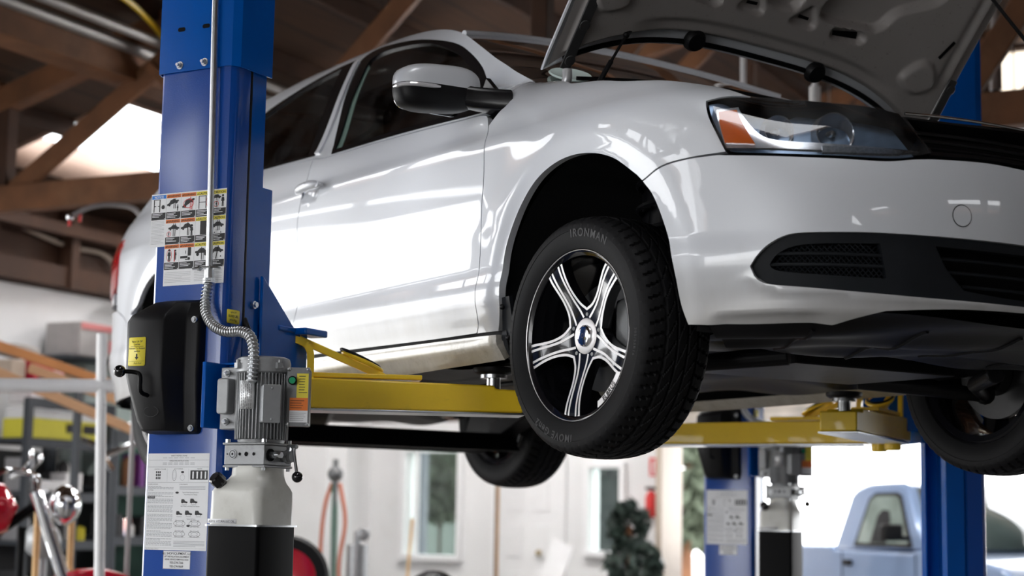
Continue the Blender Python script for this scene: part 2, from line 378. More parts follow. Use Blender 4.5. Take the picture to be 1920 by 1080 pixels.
def pdist(pt, poly):
    a = poly; b = np.roll(poly, -1, 0); d = np.full(len(pt), 9.)
    for p, q in zip(a, b):
        e = q-p; L = (e*e).sum()+1e-12; t = np.clip(((pt-p)@e)/L, 0, 1); d = np.minimum(d, np.linalg.norm(pt-(p+t[:, None]*e), axis=1))
    return d
def patch2d(out, holes=(), sp=.02):
    allp = [out]+list(holes); lo = out.min(0); hi = out.max(0)
    g = np.stack(np.meshgrid(np.arange(lo[0]+sp/2, hi[0], sp), np.arange(lo[1]+sp/2, hi[1], sp)), -1).reshape(-1, 2)
    k = inpoly(g, out)
    for h in holes: k &= ~inpoly(g, h)
    g = g[k]
    for q in allp: g = g[pdist(g, q) > sp*.45] if len(g) else g
    V_ = np.concatenate(allp+[g]) if len(g) else np.concatenate(allp); E_ = []; s = 0
    for q in allp: n = len(q); E_ += [(s+i, s+(i+1) % n) for i in range(n)]; s += n
    v, e, f, *_ = delaunay_2d_cdt([Vector(p) for p in V_.tolist()], E_, [], 0, 1e-7)
    v = np.array([tuple(p) for p in v]); f = np.array([tuple(t) for t in f if len(t) == 3]); c = v[f].mean(1); k = inpoly(c, out)
    for h in holes: k &= ~inpoly(c, h)
    return v, f[k]
def panel(name, out, m, parent, holes=(), sp=.02, gap=.0022, flange=.016, off=0., S=None, Nf=None, mirror=False, both=False, step=.012, lab=None):
    "skin panel: exact outline on the body surface, edges turned inwards"
    S = S or P; Nf = Nf or N; o_ = outline(out, step) if not isinstance(out, np.ndarray) else out
    if gap: o_ = inset(o_, gap)
    hs = [inset(outline(h, step), -gap) if gap else outline(h, step) for h in holes]
    v2, f = patch2d(o_, hs, sp)
    X = S(v2[:, 0], v2[:, 1]); n = Nf(v2[:, 0], v2[:, 1]); of = off(v2[:, 0], v2[:, 1]) if callable(off) else off
    X = X+n*(of if np.ndim(of) == 0 else of[:, None])
    if callable(off):   # recompute normals for a displaced skin
        h = .003
        def D(s, z): return S(s, z)+Nf(s, z)*off(s, z)[:, None]
        nn = np.cross(D(v2[:, 0]+h, v2[:, 1])-D(v2[:, 0]-h, v2[:, 1]), D(v2[:, 0], v2[:, 1]+h)-D(v2[:, 0], v2[:, 1]-h)); nn /= np.linalg.norm(nn, axis=1)[:, None]+1e-12
        n = nn*np.sign((nn*n).sum(1))[:, None]
    c = np.cross(X[f[:, 1]]-X[f[:, 0]], X[f[:, 2]]-X[f[:, 0]]); fl = (c*n[f].sum(1)).sum(1) < 0; f[fl] = f[fl][:, ::-1]
    V_ = [tuple(p) for p in X]; NN = [tuple(p) for p in n]; F_ = [tuple(int(i) for i in t) for t in f]
    if flange:
        ed = {}
        for t in F_:
            for a, b in ((t[0], t[1]), (t[1], t[2]), (t[2], t[0])):
                if (b, a) in ed: del ed[(b, a)]
                else: ed[(a, b)] = 1
        for a, b in ed:
            pa, pb, na, nb = Vector(V_[a]), Vector(V_[b]), Vector(NN[a]), Vector(NN[b]); d = (pb-pa).cross(na).normalized(); k = len(V_)
            V_ += [tuple(pa), tuple(pb), tuple(pb-nb*flange), tuple(pa-na*flange)]; NN += [tuple(d)]*4; F_.append((k+1, k, k+3, k+2))
    obs = []
    for mir in ([False, True] if mirror else [False]):
        vs = [(x, -y, z) for x, y, z in V_] if mir else V_; ns = [(x, -y, z) for x, y, z in NN] if mir else NN; fs = [t[::-1] for t in F_] if mir else F_
        me = bpy.data.meshes.new(name); me.from_pydata(vs, [], fs); me.materials.append(m); me.shade_smooth(); me.normals_split_custom_set_from_vertices(ns)
        o = bpy.data.objects.new(name, me); COL.objects.link(o); o.parent = parent; obs.append(o)
        if lab: o['label'] = lab
    return obs
def grid(name, fn, nu, nv, m, parent, flip=False, ang=60, solid=0):
    b = B(); vs = [fn(i/nu, j/nv) for i in range(nu+1) for j in range(nv+1)]
    fs = [(i*(nv+1)+j, (i+1)*(nv+1)+j, (i+1)*(nv+1)+j+1, i*(nv+1)+j+1) for i in range(nu) for j in range(nv)]
    if flip: fs = [t[::-1] for t in fs]
    b.add(vs, fs); return b.obj(name, m, parent, ang=ang, solid=solid)
# ------------------------------------------------------------------ the raised saloon
car = thing('car', 'silver four-door saloon raised on the blue lift with its bonnet open', 'car', (0, 0, FLOOR_TO_CAR))
def sx(x):
    i = np.where(PX <= x)[0][0]; return float(np.interp(-x, -PX, PS))
def arch(ax, r=.366, z0=.345, a0=-20, a1=200, n=22):   # over the wheel from front to rear
    return [(sx(ax+r*math.cos(R(a))), z0+r*math.sin(R(a))) for a in np.linspace(a0, a1, n)]
C_ = 1
ARF = [(1.060, .239), (1.078, .293), (1.082, .382), (1.112, .479), (1.150, .562), (1.187, .607), (1.215, .631), (1.294, .681), (1.392, .709), (1.496, .712), (1.592, .688), (1.668, .641), (1.735, .570), (1.779, .486), (1.795, .368), (1.830, .254)]
# bumper (both halves in one skin)
BT = [(1.187, .607, 1), (1.116, .634), (1.040, .645), (.960, .648, 1), (.905, .643), (.755, .632), (.66, .627), (.548, .623), (.470, .632), (.419, .636, 1), (.261, .641), (.137, .637), (0, .637)]
BB = [(.138, .279), (.343, .275), (.545, .263, 1), (.623, .244), (.675, .230, 1), (.760, .229), (.899, .229), (1.060, .239, 1), (1.078, .293), (1.082, .382), (1.112, .479), (1.150, .562)]
right = BT[::1]; half = [p for p in BT] ; mirT = [tuple([-p[0]]+list(p[1:])) for p in BT[:-1]][::-1]; mirB = [tuple([-p[0]]+list(p[1:])) for p in BB][::-1]
bout = half + mirT + mirB + [(0, .280)] + BB
LG = [(.874, .369, 1), (.857, .393), (.830, .418), (.793, .437), (.755, .4435), (.66, .445), (.580, .445), (.433, .443), (.162, .442), (0, .442)]
LGb = [(0, .296), (.143, .298), (.423, .301), (.60, .309), (.74, .320), (.834, .330), (.862, .345)]
lgo = LG + [tuple([-p[0]]+list(p[1:])) for p in LG[:-1]][::-1] + [(-p[0], p[1]) for p in LGb[1:]][::-1] + LGb
def lip_off(s, z):  # bright lower lip of the bumper standing out under the grille
    a = np.abs(s); return .009*np.exp(-((z-(np.interp(a, [0, .143, .423, .60, .74, .834, .862], [.296, .298, .301, .309, .320, .330, .345])-.006))/.013)**2)*ss(.93, .80, a) - .010*ss(.262, .245, z)*ss(.66, .74, a)*ss(1.0, .95, a)
panel('front_bumper', bout, PAINT, car, holes=[lgo], sp=.016, off=lip_off, flange=.03)
# lower grille: frame skin with openings, mesh behind
fog = [(.835, .372, 1), (.815, .398), (.775, .418), (.71, .424), (.560, .426, 1), (.555, .400, 1), (.548, .375), (.540, .336, 1), (.68, .342), (.79, .350), (.825, .358)]
cen = [(.425, .426, 1), (.2, .424), (0, .424), (-.2, .424), (-.425, .426, 1), (-.39, .37), (-.33, .318, 1), (-.2, .309), (0, .306), (.2, .309), (.33, .318, 1), (.39, .37)]
fogm = [tuple([-p[0]]+list(p[1:])) for p in fog][::-1]
def gr_off(s, z): return -.016+.006*np.exp(-((np.abs(s)-.48)/.08)**2)
gframe = panel('lower_grille', lgo, GRILLEP, car, holes=[fog, fogm, cen], sp=.018, off=gr_off, gap=-.003, flange=.035)[0]
def grille_bars(polys, rows, name, depth, w=.006):
    b = B()
    for (s0, s1, z0, z1) in rows:
        q = [Vector(P(s_, z0+(z1-z0)*t)-N(s_, z0+(z1-z0)*t)*depth) for t, s_ in zip(np.linspace(0, 1, 24), np.linspace(s0, s1, 24))]
        b.tube(q, w, 6)
    return b.obj(name, GRILLEP, gframe)
def clipseg(poly, a, b, n=40):
    t = np.linspace(0, 1, n); pts = np.array(a)[None]*(1-t[:, None])+np.array(b)[None]*t[:, None]; k = inpoly(pts, poly); return pts[k]
for pol, nm in ((fog, 1), (fogm, -1)):
    po = outline(pol); b = B()
    for i in range(40):   # woven diamond mesh
        s0 = .50+i*.014
        for dr in (-1, 1):
            q = clipseg(po, (nm*s0, .33), (nm*(s0+dr*.10), .43))
            if len(q) > 2: b.tube([Vector(P(s_, z_)-N(s_, z_)*.034) for s_, z_ in q[::3]], .0016, 4, cap=False)
    b.obj('fog_grille_mesh', GRILLEP, gframe)
    b = B()
    for z_, e in ((.399, .50), (.372, .49)):
        q = clipseg(po, (nm*.86, z_), (nm*e, z_-.006)); q = [Vector(P(s_, zz)-N(s_, zz)*.024) for s_, zz in q]; b.tube(q, .0042, 8)
    b.obj('fog_grille_bar', GRILLEP, gframe)
po = outline(cen); b = B()
for z_ in (.394, .362, .330):
    q = clipseg(po, (.44, z_), (-.44, z_)); b.tube([Vector(P(s_, zz)-N(s_, zz)*.030) for s_, zz in q], .0045, 8)
b.obj('centre_grille_slats', GRILLEP, gframe)
# upper grille
ug = [(.470, .755, 1), (.452, .70), (.425, .645, 1), (.261, .649), (0, .647), (-.261, .649), (-.425, .645, 1), (-.452, .70), (-.470, .755, 1), (-.29, .752), (0, .765), (.29, .752)]
ugh = [(.452, .744, 1), (.44, .70), (.412, .660, 1), (.2, .663), (0, .663), (-.2, .663), (-.412, .660, 1), (-.44, .70), (-.452, .744, 1), (-.29, .740), (0, .750), (.29, .740)]
ugf = panel('upper_grille', ug, SATIN, car, holes=[ugh], sp=.02, off=-.004, flange=.05)[0]
po = outline(ugh)
for z_ in (.722, .700, .678):
    b = B(); q = clipseg(po, (.47, z_), (-.47, z_), 60); pts = [Vector(P(s_, zz)-N(s_, zz)*.022) for s_, zz in q]
    for d, w in ((0, .0055),):
        b.tube(pts, w, 8)
    b.obj('grille_slat', SATIN, ugf)
b = B(); b.tube([Vector(P(s_, .757)+N(s_, .757)*.002) for s_ in np.linspace(.46, -.46, 40)], .004, 8); b.obj('grille_trim', CHROME, ugf)
panel('grille_backing', [(1.0, .25, 1), (1.0, .62, 1), (.44, .62, 1), (.40, .80, 1), (-.40, .80, 1), (-.44, .62, 1), (-1.0, .62, 1), (-1.0, .25, 1)], BLACK, car, off=-.075, flange=0, gap=0, sp=.04)
# towing eye cover
def ring_out(s0, z0, rs, rz, n=28): return np.array([(s0+rs*math.cos(2*math.pi*i/n), z0+rz*math.sin(2*math.pi*i/n)) for i in range(n)])
panel('towing_eye_cover_gap', ring_out(.354, .499, .0275, .0275), BLACK, car, off=.0008, gap=0, flange=0, sp=.01)
panel('towing_eye_cover', ring_out(.354, .499, .0250, .0250), PAINT, car, off=.0022, gap=0, flange=.003, sp=.01)
# fender
FT = [(1.833, .912, 1), (1.846, .93), (1.83, .975), (1.812, 1.0, 1), (1.70, .985), (1.596, .955), (1.567, .945), (1.45, .93), (1.336, .905), (1.20, .885), (1.091, .862), (.994, .838), (.905, .806, 1), (.96, .803), (1.003, .789, 1), (.988, .75), (.962, .70), (.936, .651, 1), (1.040, .645), (1.116, .634), (1.187, .607, 1)]
fender = FT + ARF[6:-1] + [(1.830, .281, 1), (1.943, .283, 1), (1.932, .30), (1.922, .321), (1.904, .470), (1.897, .621), (1.885, .70), (1.880, .76), (1.882, .818), (1.890, .876, 1), (1.86, .895)]
panel('fender', fender, PAINT, car, sp=.016, mirror=True, flange=.022)
# doors
fdoor = [(1.890, .876, 1), (1.882, .818), (1.880, .76), (1.885, .70), (1.897, .621), (1.904, .470), (1.922, .321), (1.943, .284, 1), (2.213, .284), (2.615, .288), (2.90, .290), (3.018, .292, 1), (3.024, .34), (3.020, .395), (3.006, .50), (3.006, .543), (3.010, .66), (3.008, .741), (2.990, .80), (2.985, .836), (2.990, .90), (3.005, .962, 1), (2.873, .950), (2.386, .936), (1.949, .916, 1), (1.900, .905)]
hnd = [(2.985, .838, 1), (2.97, .856), (2.90, .860), (2.83, .850), (2.80, .838), (2.83, .818), (2.90, .806), (2.965, .815)]
def handle_dish(s, z):
    d = ((s-2.93)/.062)**2+((z-.828)/.036)**2; return -.016*np.clip(1-d, 0, 1)**.8
fd = panel('front_door', fdoor, PAINT, car, sp=.016, mirror=True, off=handle_dish)
rdoor = [(3.005, .962, 1), (2.990, .90), (2.985, .836), (2.990, .80), (3.008, .741), (3.010, .66), (3.006, .543), (3.006, .50), (3.020, .395), (3.024, .34), (3.018, .292, 1), (3.45, .292), (3.66, .292, 1), (3.70, .40), (3.74, .50), (3.82, .62), (3.93, .72), (4.0, .80), (4.02, .90), (4.01, 1.0, 1), (3.75, .998), (3.40, .986)]
def handle_dish2(s, z):
    d = ((s-3.94)/.062)**2+((z-.860)/.036)**2; return -.016*np.clip(1-d, 0, 1)**.8
rd = panel('rear_door', rdoor, PAINT, car, sp=.02, mirror=True, off=handle_dish2)
for side, obs, s0, z0 in ((1, fd, 2.905, .833), (1, rd, 3.92, .865)):
    for k, o in enumerate(obs):
        b = B(); sy = -1 if k else 1
        prof = []
        for t in np.linspace(-1, 1, 25):
            c = Vector(P(s0+t*.088, z0-.004*t)+N(s0, z0)*(.012+.022*(1-abs(t)**3.0))); prof.append((c.x, c.y*sy, c.z))
        n_ = N(s0, z0); nv = Vector((n_[0], n_[1]*sy, n_[2])); rs = [.003+.0125*(1-abs(t)**4) for t in np.linspace(-1, 1, 25)]
        b.tube(prof, rs, 14)
        h = b.obj('door_handle', PAINT, o); plab(h, 'body coloured pull handle')
        if k == 0:
            b = B(); c = P(s0-.075, z0+.0)+N(s0, z0)*.026; b.cyl(c, c+n_*.004, .010, 16); b.obj('door_lock', PAINT, o)
# rear quarter and rear bumper
quart = [(4.01, 1.0, 1), (4.02, .90), (4.0, .80), (3.93, .72), (3.82, .62), (3.785, .56, 1)] + [(s_, z_) for s_, z_ in arch(-2.69, .370, .345, 146, 14, 15)] + [(4.50, .50, 1), (4.60, .56), (4.72, .60, 1), (4.70, .78), (4.72, .90), (4.74, .99, 1), (4.5, 1.02), (4.2, 1.01)]
panel('rear_quarter', quart, PAINT, car, sp=.018, mirror=True, flange=.022)
SE = float(PS[-1])
def PM(s, z): return P(np.minimum(np.abs(s), 2*SE-np.abs(s)), z)*np.stack([np.ones_like(s+z), np.where(s > SE, -1., 1.), np.ones_like(s+z)], -1)
def NM(s, z): return N(np.minimum(s, 2*SE-s), z)*np.stack([np.ones_like(s+z), np.where(s > SE, -1., 1.), np.ones_like(s+z)], -1)
rb = [(4.50, .50, 1), (4.60, .56), (4.72, .60, 1), (SE, .62), (2*SE-4.72, .60, 1), (2*SE-4.60, .56), (2*SE-4.50, .50, 1), (2*SE-4.47, .35), (2*SE-4.44, .24, 1), (SE, .20), (4.44, .24, 1), (4.47, .35)]
panel('rear_bumper', rb, PAINT, car, sp=.03, S=PM, Nf=NM, flange=.03)
panel('tail_lamp', [(4.70, .70, 1), (4.80, .67), (4.98, .66, 1), (4.98, .88, 1), (4.80, .89), (4.70, .90, 1), (4.68, .80)], mat('red_lens', (.55, .01, .015), .12, 0, .03, coat=1), car, sp=.03, off=.006, mirror=True, flange=.02, lab='red wraparound rear lamp')
panel('boot_lid', [(4.78, .63, 1), (SE, .63), (2*SE-4.78, .63, 1), (2*SE-4.76, .98, 1), (SE, .98), (4.76, .98, 1)], PAINT, car, sp=.04, S=PM, Nf=NM)
# sill
panel('sill', [(1.83, .276, 1), (1.943, .278), (2.2, .279), (2.6, .281), (3.0, .282), (3.60, .278, 1), (3.58, .20, 1), (3.2, .192), (2.498, .193), (2.1, .200), (1.815, .205, 1)], PAINT_LOW, car, sp=.016, mirror=True, off=lambda s, z: .010+.006*np.exp(-((z-.250)/.012)**2), flange=.06, gap=.003)
# inner black shell closing the gaps between skins
insh = [(1.05, .26, 1), (1.05, .60), (1.187, .62), (1.294, .70), (1.392, .728), (1.496, .730), (1.61, .70), (1.70, .64), (1.76, .56), (1.80, .45), (1.82, .30), (1.85, .22, 1), (2.5, .21), (3.68, .21, 1), (3.70, .40), (3.745, .52)] + [(s_, z_) for s_, z_ in arch(-2.651, .378, .352, 150, 25, 10)] + [(4.47, .26, 1), (4.9, .26, 1), (4.9, .96, 1), (4.2, .97), (3.0, .93), (1.95, .88), (1.7, .85), (1.3, .80), (1.05, .76, 1)]
panel('inner_body_shell', insh, BLACK, car, sp=.05, off=-.026, gap=0, flange=0, mirror=True)
# greenhouse frame
WO = [(2.873, .957, 1), (2.925, 1.03), (2.977, 1.133), (3.032, 1.25), (3.070, 1.33), (3.085, 1.362), (3.06, 1.384), (2.977, 1.387), (2.789, 1.361), (2.600, 1.321), (2.366, 1.252), (2.216, 1.184), (2.079, 1.098), (1.993, 1.017), (1.90, .945), (1.849, .914, 1), (1.949, .923), (2.386, .945)]
RO = [(3.012, .976, 1), (3.43, .996), (3.78, 1.008), (4.02, 1.035), (4.10, 1.07), (4.05, 1.13), (3.92, 1.205), (3.722, 1.287), (3.555, 1.329), (3.388, 1.359), (3.25, 1.372), (3.150, 1.374, 1), (3.08, 1.24), (3.036, 1.134)]
RAIL = [(2.337, 1.279), (2.485, 1.330), (2.668, 1.370), (2.90, 1.400), (3.15, 1.417), (3.45, 1.412), (3.70, 1.385), (3.95, 1.34)]
frame = [(1.833, .912, 1), (1.846, .93), (1.83, .975), (1.812, 1.0, 1), (1.864, 1.021), (1.929, 1.059), (1.996, 1.103), (2.164, 1.194)] + RAIL + [(4.35, 1.20), (4.65, 1.06), (4.74, .99, 1), (4.5, 1.02), (4.2, 1.01), (4.01, 1.0, 1), (3.75, .998), (3.40, .986), (3.005, .966, 1), (2.873, .952), (2.386, .938), (1.949, .918, 1)]
WOo = [(s_, z_) for s_, z_ in inset(outline(WO), -.001)]; 
sideframe = panel('body_side_frame', frame, PAINT, car, holes=[WO, RO], sp=.018, mirror=True, gap=.0005, flange=.02)
# black window surrounds, glass
WI = [(2.868, .974, 1), (2.93, 1.143), (2.958, 1.25), (2.985, 1.32), (2.975, 1.345), (2.852, 1.345), (2.568, 1.297), (2.323, 1.209), (2.162, 1.118), (2.02, 1.020), (1.895, .945, 1), (2.386, .962)]
RI = [(3.080, .990, 1), (3.43, 1.010), (3.78, 1.024), (3.98, 1.05), (4.04, 1.075), (4.0, 1.12), (3.88, 1.192), (3.70, 1.265), (3.55, 1.309), (3.388, 1.339), (3.225, 1.354, 1), (3.15, 1.22)]
for O_, I_ in ((WO, WI), (RO, RI)):
    panel('window_surround', O_, SATIN, car, holes=[I_], sp=.03, gap=.0006, off=.001, flange=.012, mirror=True)
def gl_off(s, z): return -.006+0*s
panel('front_side_window', WI, GLASS, car, sp=.03, gap=-.002, off=-.006, flange=0, mirror=True, lab='tinted glass')
panel('rear_side_window', RI, GLASS, car, sp=.03, gap=-.002, off=-.006, flange=0, mirror=True, lab='tinted glass')
# door frame strips of the B pillar
bs = [(2.978, .978, 1), (3.010, .980, 1), (3.034, 1.13), (3.08, 1.27), (3.125, 1.357, 1), (3.093, 1.355, 1), (3.048, 1.27), (3.003, 1.13)]
panel('door_frame_strip', bs, PAINT, car, sp=.02, gap=0, off=.007, flange=.008, mirror=True)
gsx = [(2.868, .974, 1), (2.93, 1.143), (2.985, 1.32, 1), (2.955, 1.30, 1), (2.90, 1.143), (2.835, .974, 1)]
panel('glass_edge_seal', gsx, mat('green_glass_edge', (.16, .24, .21), .15, 0, .1, 40, coat=.5), car, sp=.03, gap=0, off=-.0045, flange=.002, mirror=True)
# roof
def rail(x):
    s_ = sx(x); z_ = float(curve([(-9, 1.0)]+[(t, z) for t, z in [(1.8, 1.0), (2.0, 1.105), (2.164, 1.194)]+RAIL], s_)); return P(s_, z_)
x0r, x1r = -.883, -2.50
def roof_fn(a, t):
    x = x0r+(x1r-x0r)*a; p = rail(x); u = 2*t-1; y = p[1]*-u
    fr = ss(0, .22, a); zc = p[2]+.034*(1-abs(u)**2.2)*fr+(0.080*(1-fr)*(1-abs(u)**2.0))
    xx = x-.13*(1-u*u)*(1-fr)
    return (xx, y, zc)
grid('roof', roof_fn, 40, 30, PAINT, car, flip=False, ang=80)
# windscreen
WE = [(1.812, 1.000), (1.864, 1.021), (1.929, 1.059), (1.996, 1.103), (2.164, 1.194), (2.337, 1.279)]
wee = cr([Vector(P(s_, z_)) for s_, z_ in WE], 6)
def ws_fn(a, t, off=0.):
    i = a*(len(wee)-1); k = min(int(i), len(wee)-2); p = wee[k].lerp(wee[k+1], i-k); u = 2*t-1
    bow = .19*(1-a)-.13*a; return (p.x+bow*(1-u*u)+off, p.y*-u*.995, p.z+(.02+.060*a)*(1-u*u)-off*.6-.002)
grid('windscreen', ws_fn, 24, 24, WGLASS, car, ang=80)
b = B(); b.tube([Vector(ws_fn(.985, q))+Vector((-.004, 0, .006)) for q in np.linspace(.0, 1., 40)], .0095, 10); b.obj('roof_front_edge', PAINT, car)
b = B()   # black ceramic band round the glass
def band(a0, a1, t0, t1, n=24):
    vs = []; 
    for i in range(n+1):
        for (a, t) in ((a0+(a1-a0)*i/n if a0 != a1 else None, None),): pass
for (f0, f1) in (((lambda q: (q, .0)), (lambda q: (q, .028))), ((lambda q: (q, 1.)), (lambda q: (q, .972))), ((lambda q: (1., q)), (lambda q: (.96, q))), ((lambda q: (0., q)), (lambda q: (.10, q)))):
    vs = []; n = 30
    for i in range(n+1):
        for g_ in (f0, f1):
            a_, t_ = g_(i/n); p_ = ws_fn(a_, t_); vs.append((p_[0]-.004, p_[1], p_[2]-.003))
    b.add(vs, [(2*i, 2*i+1, 2*i+3, 2*i+2) for i in range(n)])
b.obj('windscreen_frit', BLACK, car)
# rear screen and boot deck
def rs_fn(a, t):
    p = rail(x1r-(.68)*a*0.9999); u = 2*t-1; q = P(sx(-2.5-.68*a), float(curve([(0, 1.344), (.5, 1.22), (1, 1.035)], a))); return (q[0], q[1]*-u, q[2]+.043*(1-u*u)*(1-a*.6))
grid('rear_screen', rs_fn, 12, 12, GLASS, car, ang=80)
grid('boot_deck', lambda a, t: (-3.16-.55*a, (.76-.16*a)*(2*t-1), 1.035-.035*a+.02*(1-(2*t-1)**2)), 8, 12, PAINT, car, ang=80, flip=True)
# cowl, wiper arms
b = B(); b.prism([(-.30, -.70), (-.30, .70), (-.10, .55), (-.02, .3), (0, 0), (-.02, -.3), (-.10, -.55)], .93, .955); b.box((-.36, -.66, .955), (.16, .14, .05)); b.box((-.36, .66, .955), (.16, .14, .05)); b.obj('cowl_panel', BLACKP, car, bevel=.004)
for y0, y1 in ((-.45, .12), (.10, .62)):
    b = B(); pts = []
    for t in np.linspace(0, 1, 10):
        a_ = .10+.06*t; tt = .5+(y0+(y1-y0)*t)/1.46; q = ws_fn(a_, 1-tt, 0); pts.append((q[0]+.012, q[1], q[2]+.012))
    b.tube(pts, .006, 6); b.tube([(pts[0][0]+.03, pts[0][1], .955), pts[3]], .007, 6); b.obj('wiper_arm', BLACKP, car)
# headlamp
HL = [(1.000, .786, 1), (.985, .75), (.962, .70), (.936, .655, 1), (.905, .648), (.755, .637), (.548, .628), (.470, .636), (.424, .646, 1), (.450, .70), (.478, .756, 1), (.56, .771), (.650, .779), (.78, .793), (.902, .800, 1), (.955, .799)]
def hl_off(s, z): return .004+.006*np.exp(-((z-.71)/.06)**2)
HLi = inset(outline(HL), .006)
hlm = mat('lamp_housing', (.20, .28, .40), .25, .35, .2, 20); hlc = mat('lamp_reflector', (.82, .84, .88), .18, .75, .05)
for mir in (1, -1):
    MS = (lambda s, z: P(s, z)) if mir == 1 else (lambda s, z: P(s, z)*np.array([1, -1, 1])); MN = (lambda s, z: N(s, z)) if mir == 1 else (lambda s, z: N(s, z)*np.array([1, -1, 1]))
    house = panel('headlamp', HL, hlm, car, S=MS, Nf=MN, off=lambda s, z: -.050+.042*ss(.90, .99, s), flange=0, sp=.02)[0]
    plab(house, 'headlamp with clear lens and amber side reflector')
    # side wall
    o_ = outline(HL); b = B(); n_ = len(o_); S0 = MS(o_[:, 0], o_[:, 1]); N0 = MN(o_[:, 0], o_[:, 1]); vs = [tuple(p) for p in S0+N0*.001]+[tuple(p) for p in S0-N0*.055]
    b.add(vs, [(i, (i+1) % n_, n_+(i+1) % n_, n_+i) for i in range(n_)]); b.obj('lamp_seal', BLACK, house)
    # chrome bezel: amber tray edge sweeping into the lower trim
    def strip(lo, hi, o1, m_, nm, fl=.01): return panel(nm, lo, m_, house, S=MS, Nf=MN, off=o1, flange=fl, gap=0, sp=.015, step=.008)
    strip([(.975, .772, 1), (.945, .665, 1), (.80, .660), (.55, .650), (.445, .660, 1), (.56, .666), (.72, .676), (.815, .684), (.86, .702), (.905, .752), (.925, .782, 1)], 0, -.012, hlc, 'lamp_bezel')
    strip([(.968, .763, 1), (.957, .720), (.944, .677, 1), (.868, .672, 1), (.893, .712), (.925, .768, 1)], 0, -.007, AMBER, 'amber_reflector')
    strip([(.70, .664, 1), (.49, .657, 1), (.52, .646), (.70, .647, 1)], 0, -.008, mat('prismatic_lens', (.5, .55, .6), .15, .6, .3, 160), 'prismatic_strip')
    # projector bowls
    for s_, z_, r_, dp in ((.665, .722, .047, .055), (.815, .728, .036, .045)):
        c = Vector(MS(s_, z_)-MN(s_, z_)*.036); nn = Vector((.93, -.33*mir, .0)).normalized()
        q = nn.to_track_quat('Z', 'Y').to_matrix().to_4x4(); fr = Matrix.Translation(c) @ q
        b = B(); b.lathe([(.012, -.035), (r_*.55, -.03), (r_*.85, -.012), (r_, .012), (r_*1.06, .014), (r_*1.06, -.02)], 32, fr); b.obj('projector_bowl', hlc, house)
        b = B(); b.lathe([(.0, .004), (.006, .002), (.009, -.004), (.009, -.03)], 16, fr); b.obj('bulb', STEEL, house)
    panel('lamp_lens', HL, LENS, house, S=MS, Nf=MN, off=hl_off, flange=0, sp=.016, gap=.001, lab='clear plastic lens')
# door mirror
def door_mirror(sy):
    b = B(); c = Vector((-.500, -1.000, .972)); n = 40; k = 26
    def se(v, e): return math.copysign(abs(v)**e, v)
    vs = []; fs = []; mi = []
    for i in range(k+1):
        th = -math.pi/2+math.pi*i/k
        for j in range(n):
            ph = 2*math.pi*j/n; ct, st = se(math.cos(th), .62), se(math.sin(th), .62); cp, sp_ = se(math.cos(ph), .62), se(math.sin(ph), .62)
            X = .060*ct*sp_; Y = .128*ct*cp; Z = .068*st
            if X < -.02: X = -.02+(X+.02)*.35
            Z *= (1-.16*(Y/.128)) if Z < 0 else (1-.10*(-Y/.128))
            Z += .012*(-Y/.128)*0; X += -.16*(-Y)*.55
            vs.append((c.x+X, (c.y+Y)*sy, c.z+Z))
    for i in range(k):
        for j in range(n):
            zz = sum(vs[t][2] for t in (i*n+j, (i+1)*n+j))/2-c.z; f = (i*n+j, i*n+(j+1) % n, (i+1)*n+(j+1) % n, (i+1)*n+j); fs.append(f if sy == 1 else f[::-1]); b.mi.append(0 if zz > -.003 else 1)
    mi = b.mi; b.mi = []; b.add(vs, fs); b.mi = mi
    m = b.obj('door_mirror', [PAINT, BLACKP], car, ang=60); plab(m, 'silver topped mirror with black lower half')
    b = B(); pts = []
    for t in np.linspace(0, 1, 16):
        ph = math.pi*(1.02-.50*t); X = .060*se(math.sin(ph), .62); Y = .128*se(math.cos(ph), .62); pts.append((c.x+X-.088*(-Y)+.002, (c.y+Y)*sy, c.z-.008))
    b.tube(pts, [.003]+[.0065]*14+[.003], 8); b.obj('indicator_strip', mat('indicator_lens', (.75, .75, .78), .08, .3, .05, coat=1), m)
    b = B()   # arm to the door
    for i, (a, w, h) in enumerate((((-.478, -.955, .958), .060, .060), ((-.452, -.915, .950), .062, .062), ((-.418, -.868, .942), .085, .062), ((-.405, -.842, .938), .12, .060))):
        n8 = rrect(w, h, min(w, h)*.3, 3); b.v += [(a[0]+p_[0]*1.0, a[1]*sy, a[2]+p_[1]) for p_ in n8]
    q = len(n8)
    for i in range(3):
        for j in range(q): b.f.append((i*q+j, i*q+(j+1) % q, (i+1)*q+(j+1) % q, (i+1)*q+j)); b.mi.append(0)
    b.obj('mirror_arm', SATIN, m)
    b = B(); b.prism([(-.56, .925), (-.36, .915), (-.49, 1.03)], -.838, -.822, FR((1, 0, 0), (0, 0, 1), (0, sy*1, 0), (0, 0, 0))); b.obj('mirror_sail', SATIN, m, bevel=.003)
    b = B(); fr = Matrix.Translation((c.x-.047, c.y*sy, c.z)) @ Matrix.Rotation(R(-90), 4, 'Y'); b.prism(rrect(.12, .22, .03, 4), 0, .003, fr); b.obj('mirror_glass', CHROME, m)
door_mirror(1); door_mirror(-1)
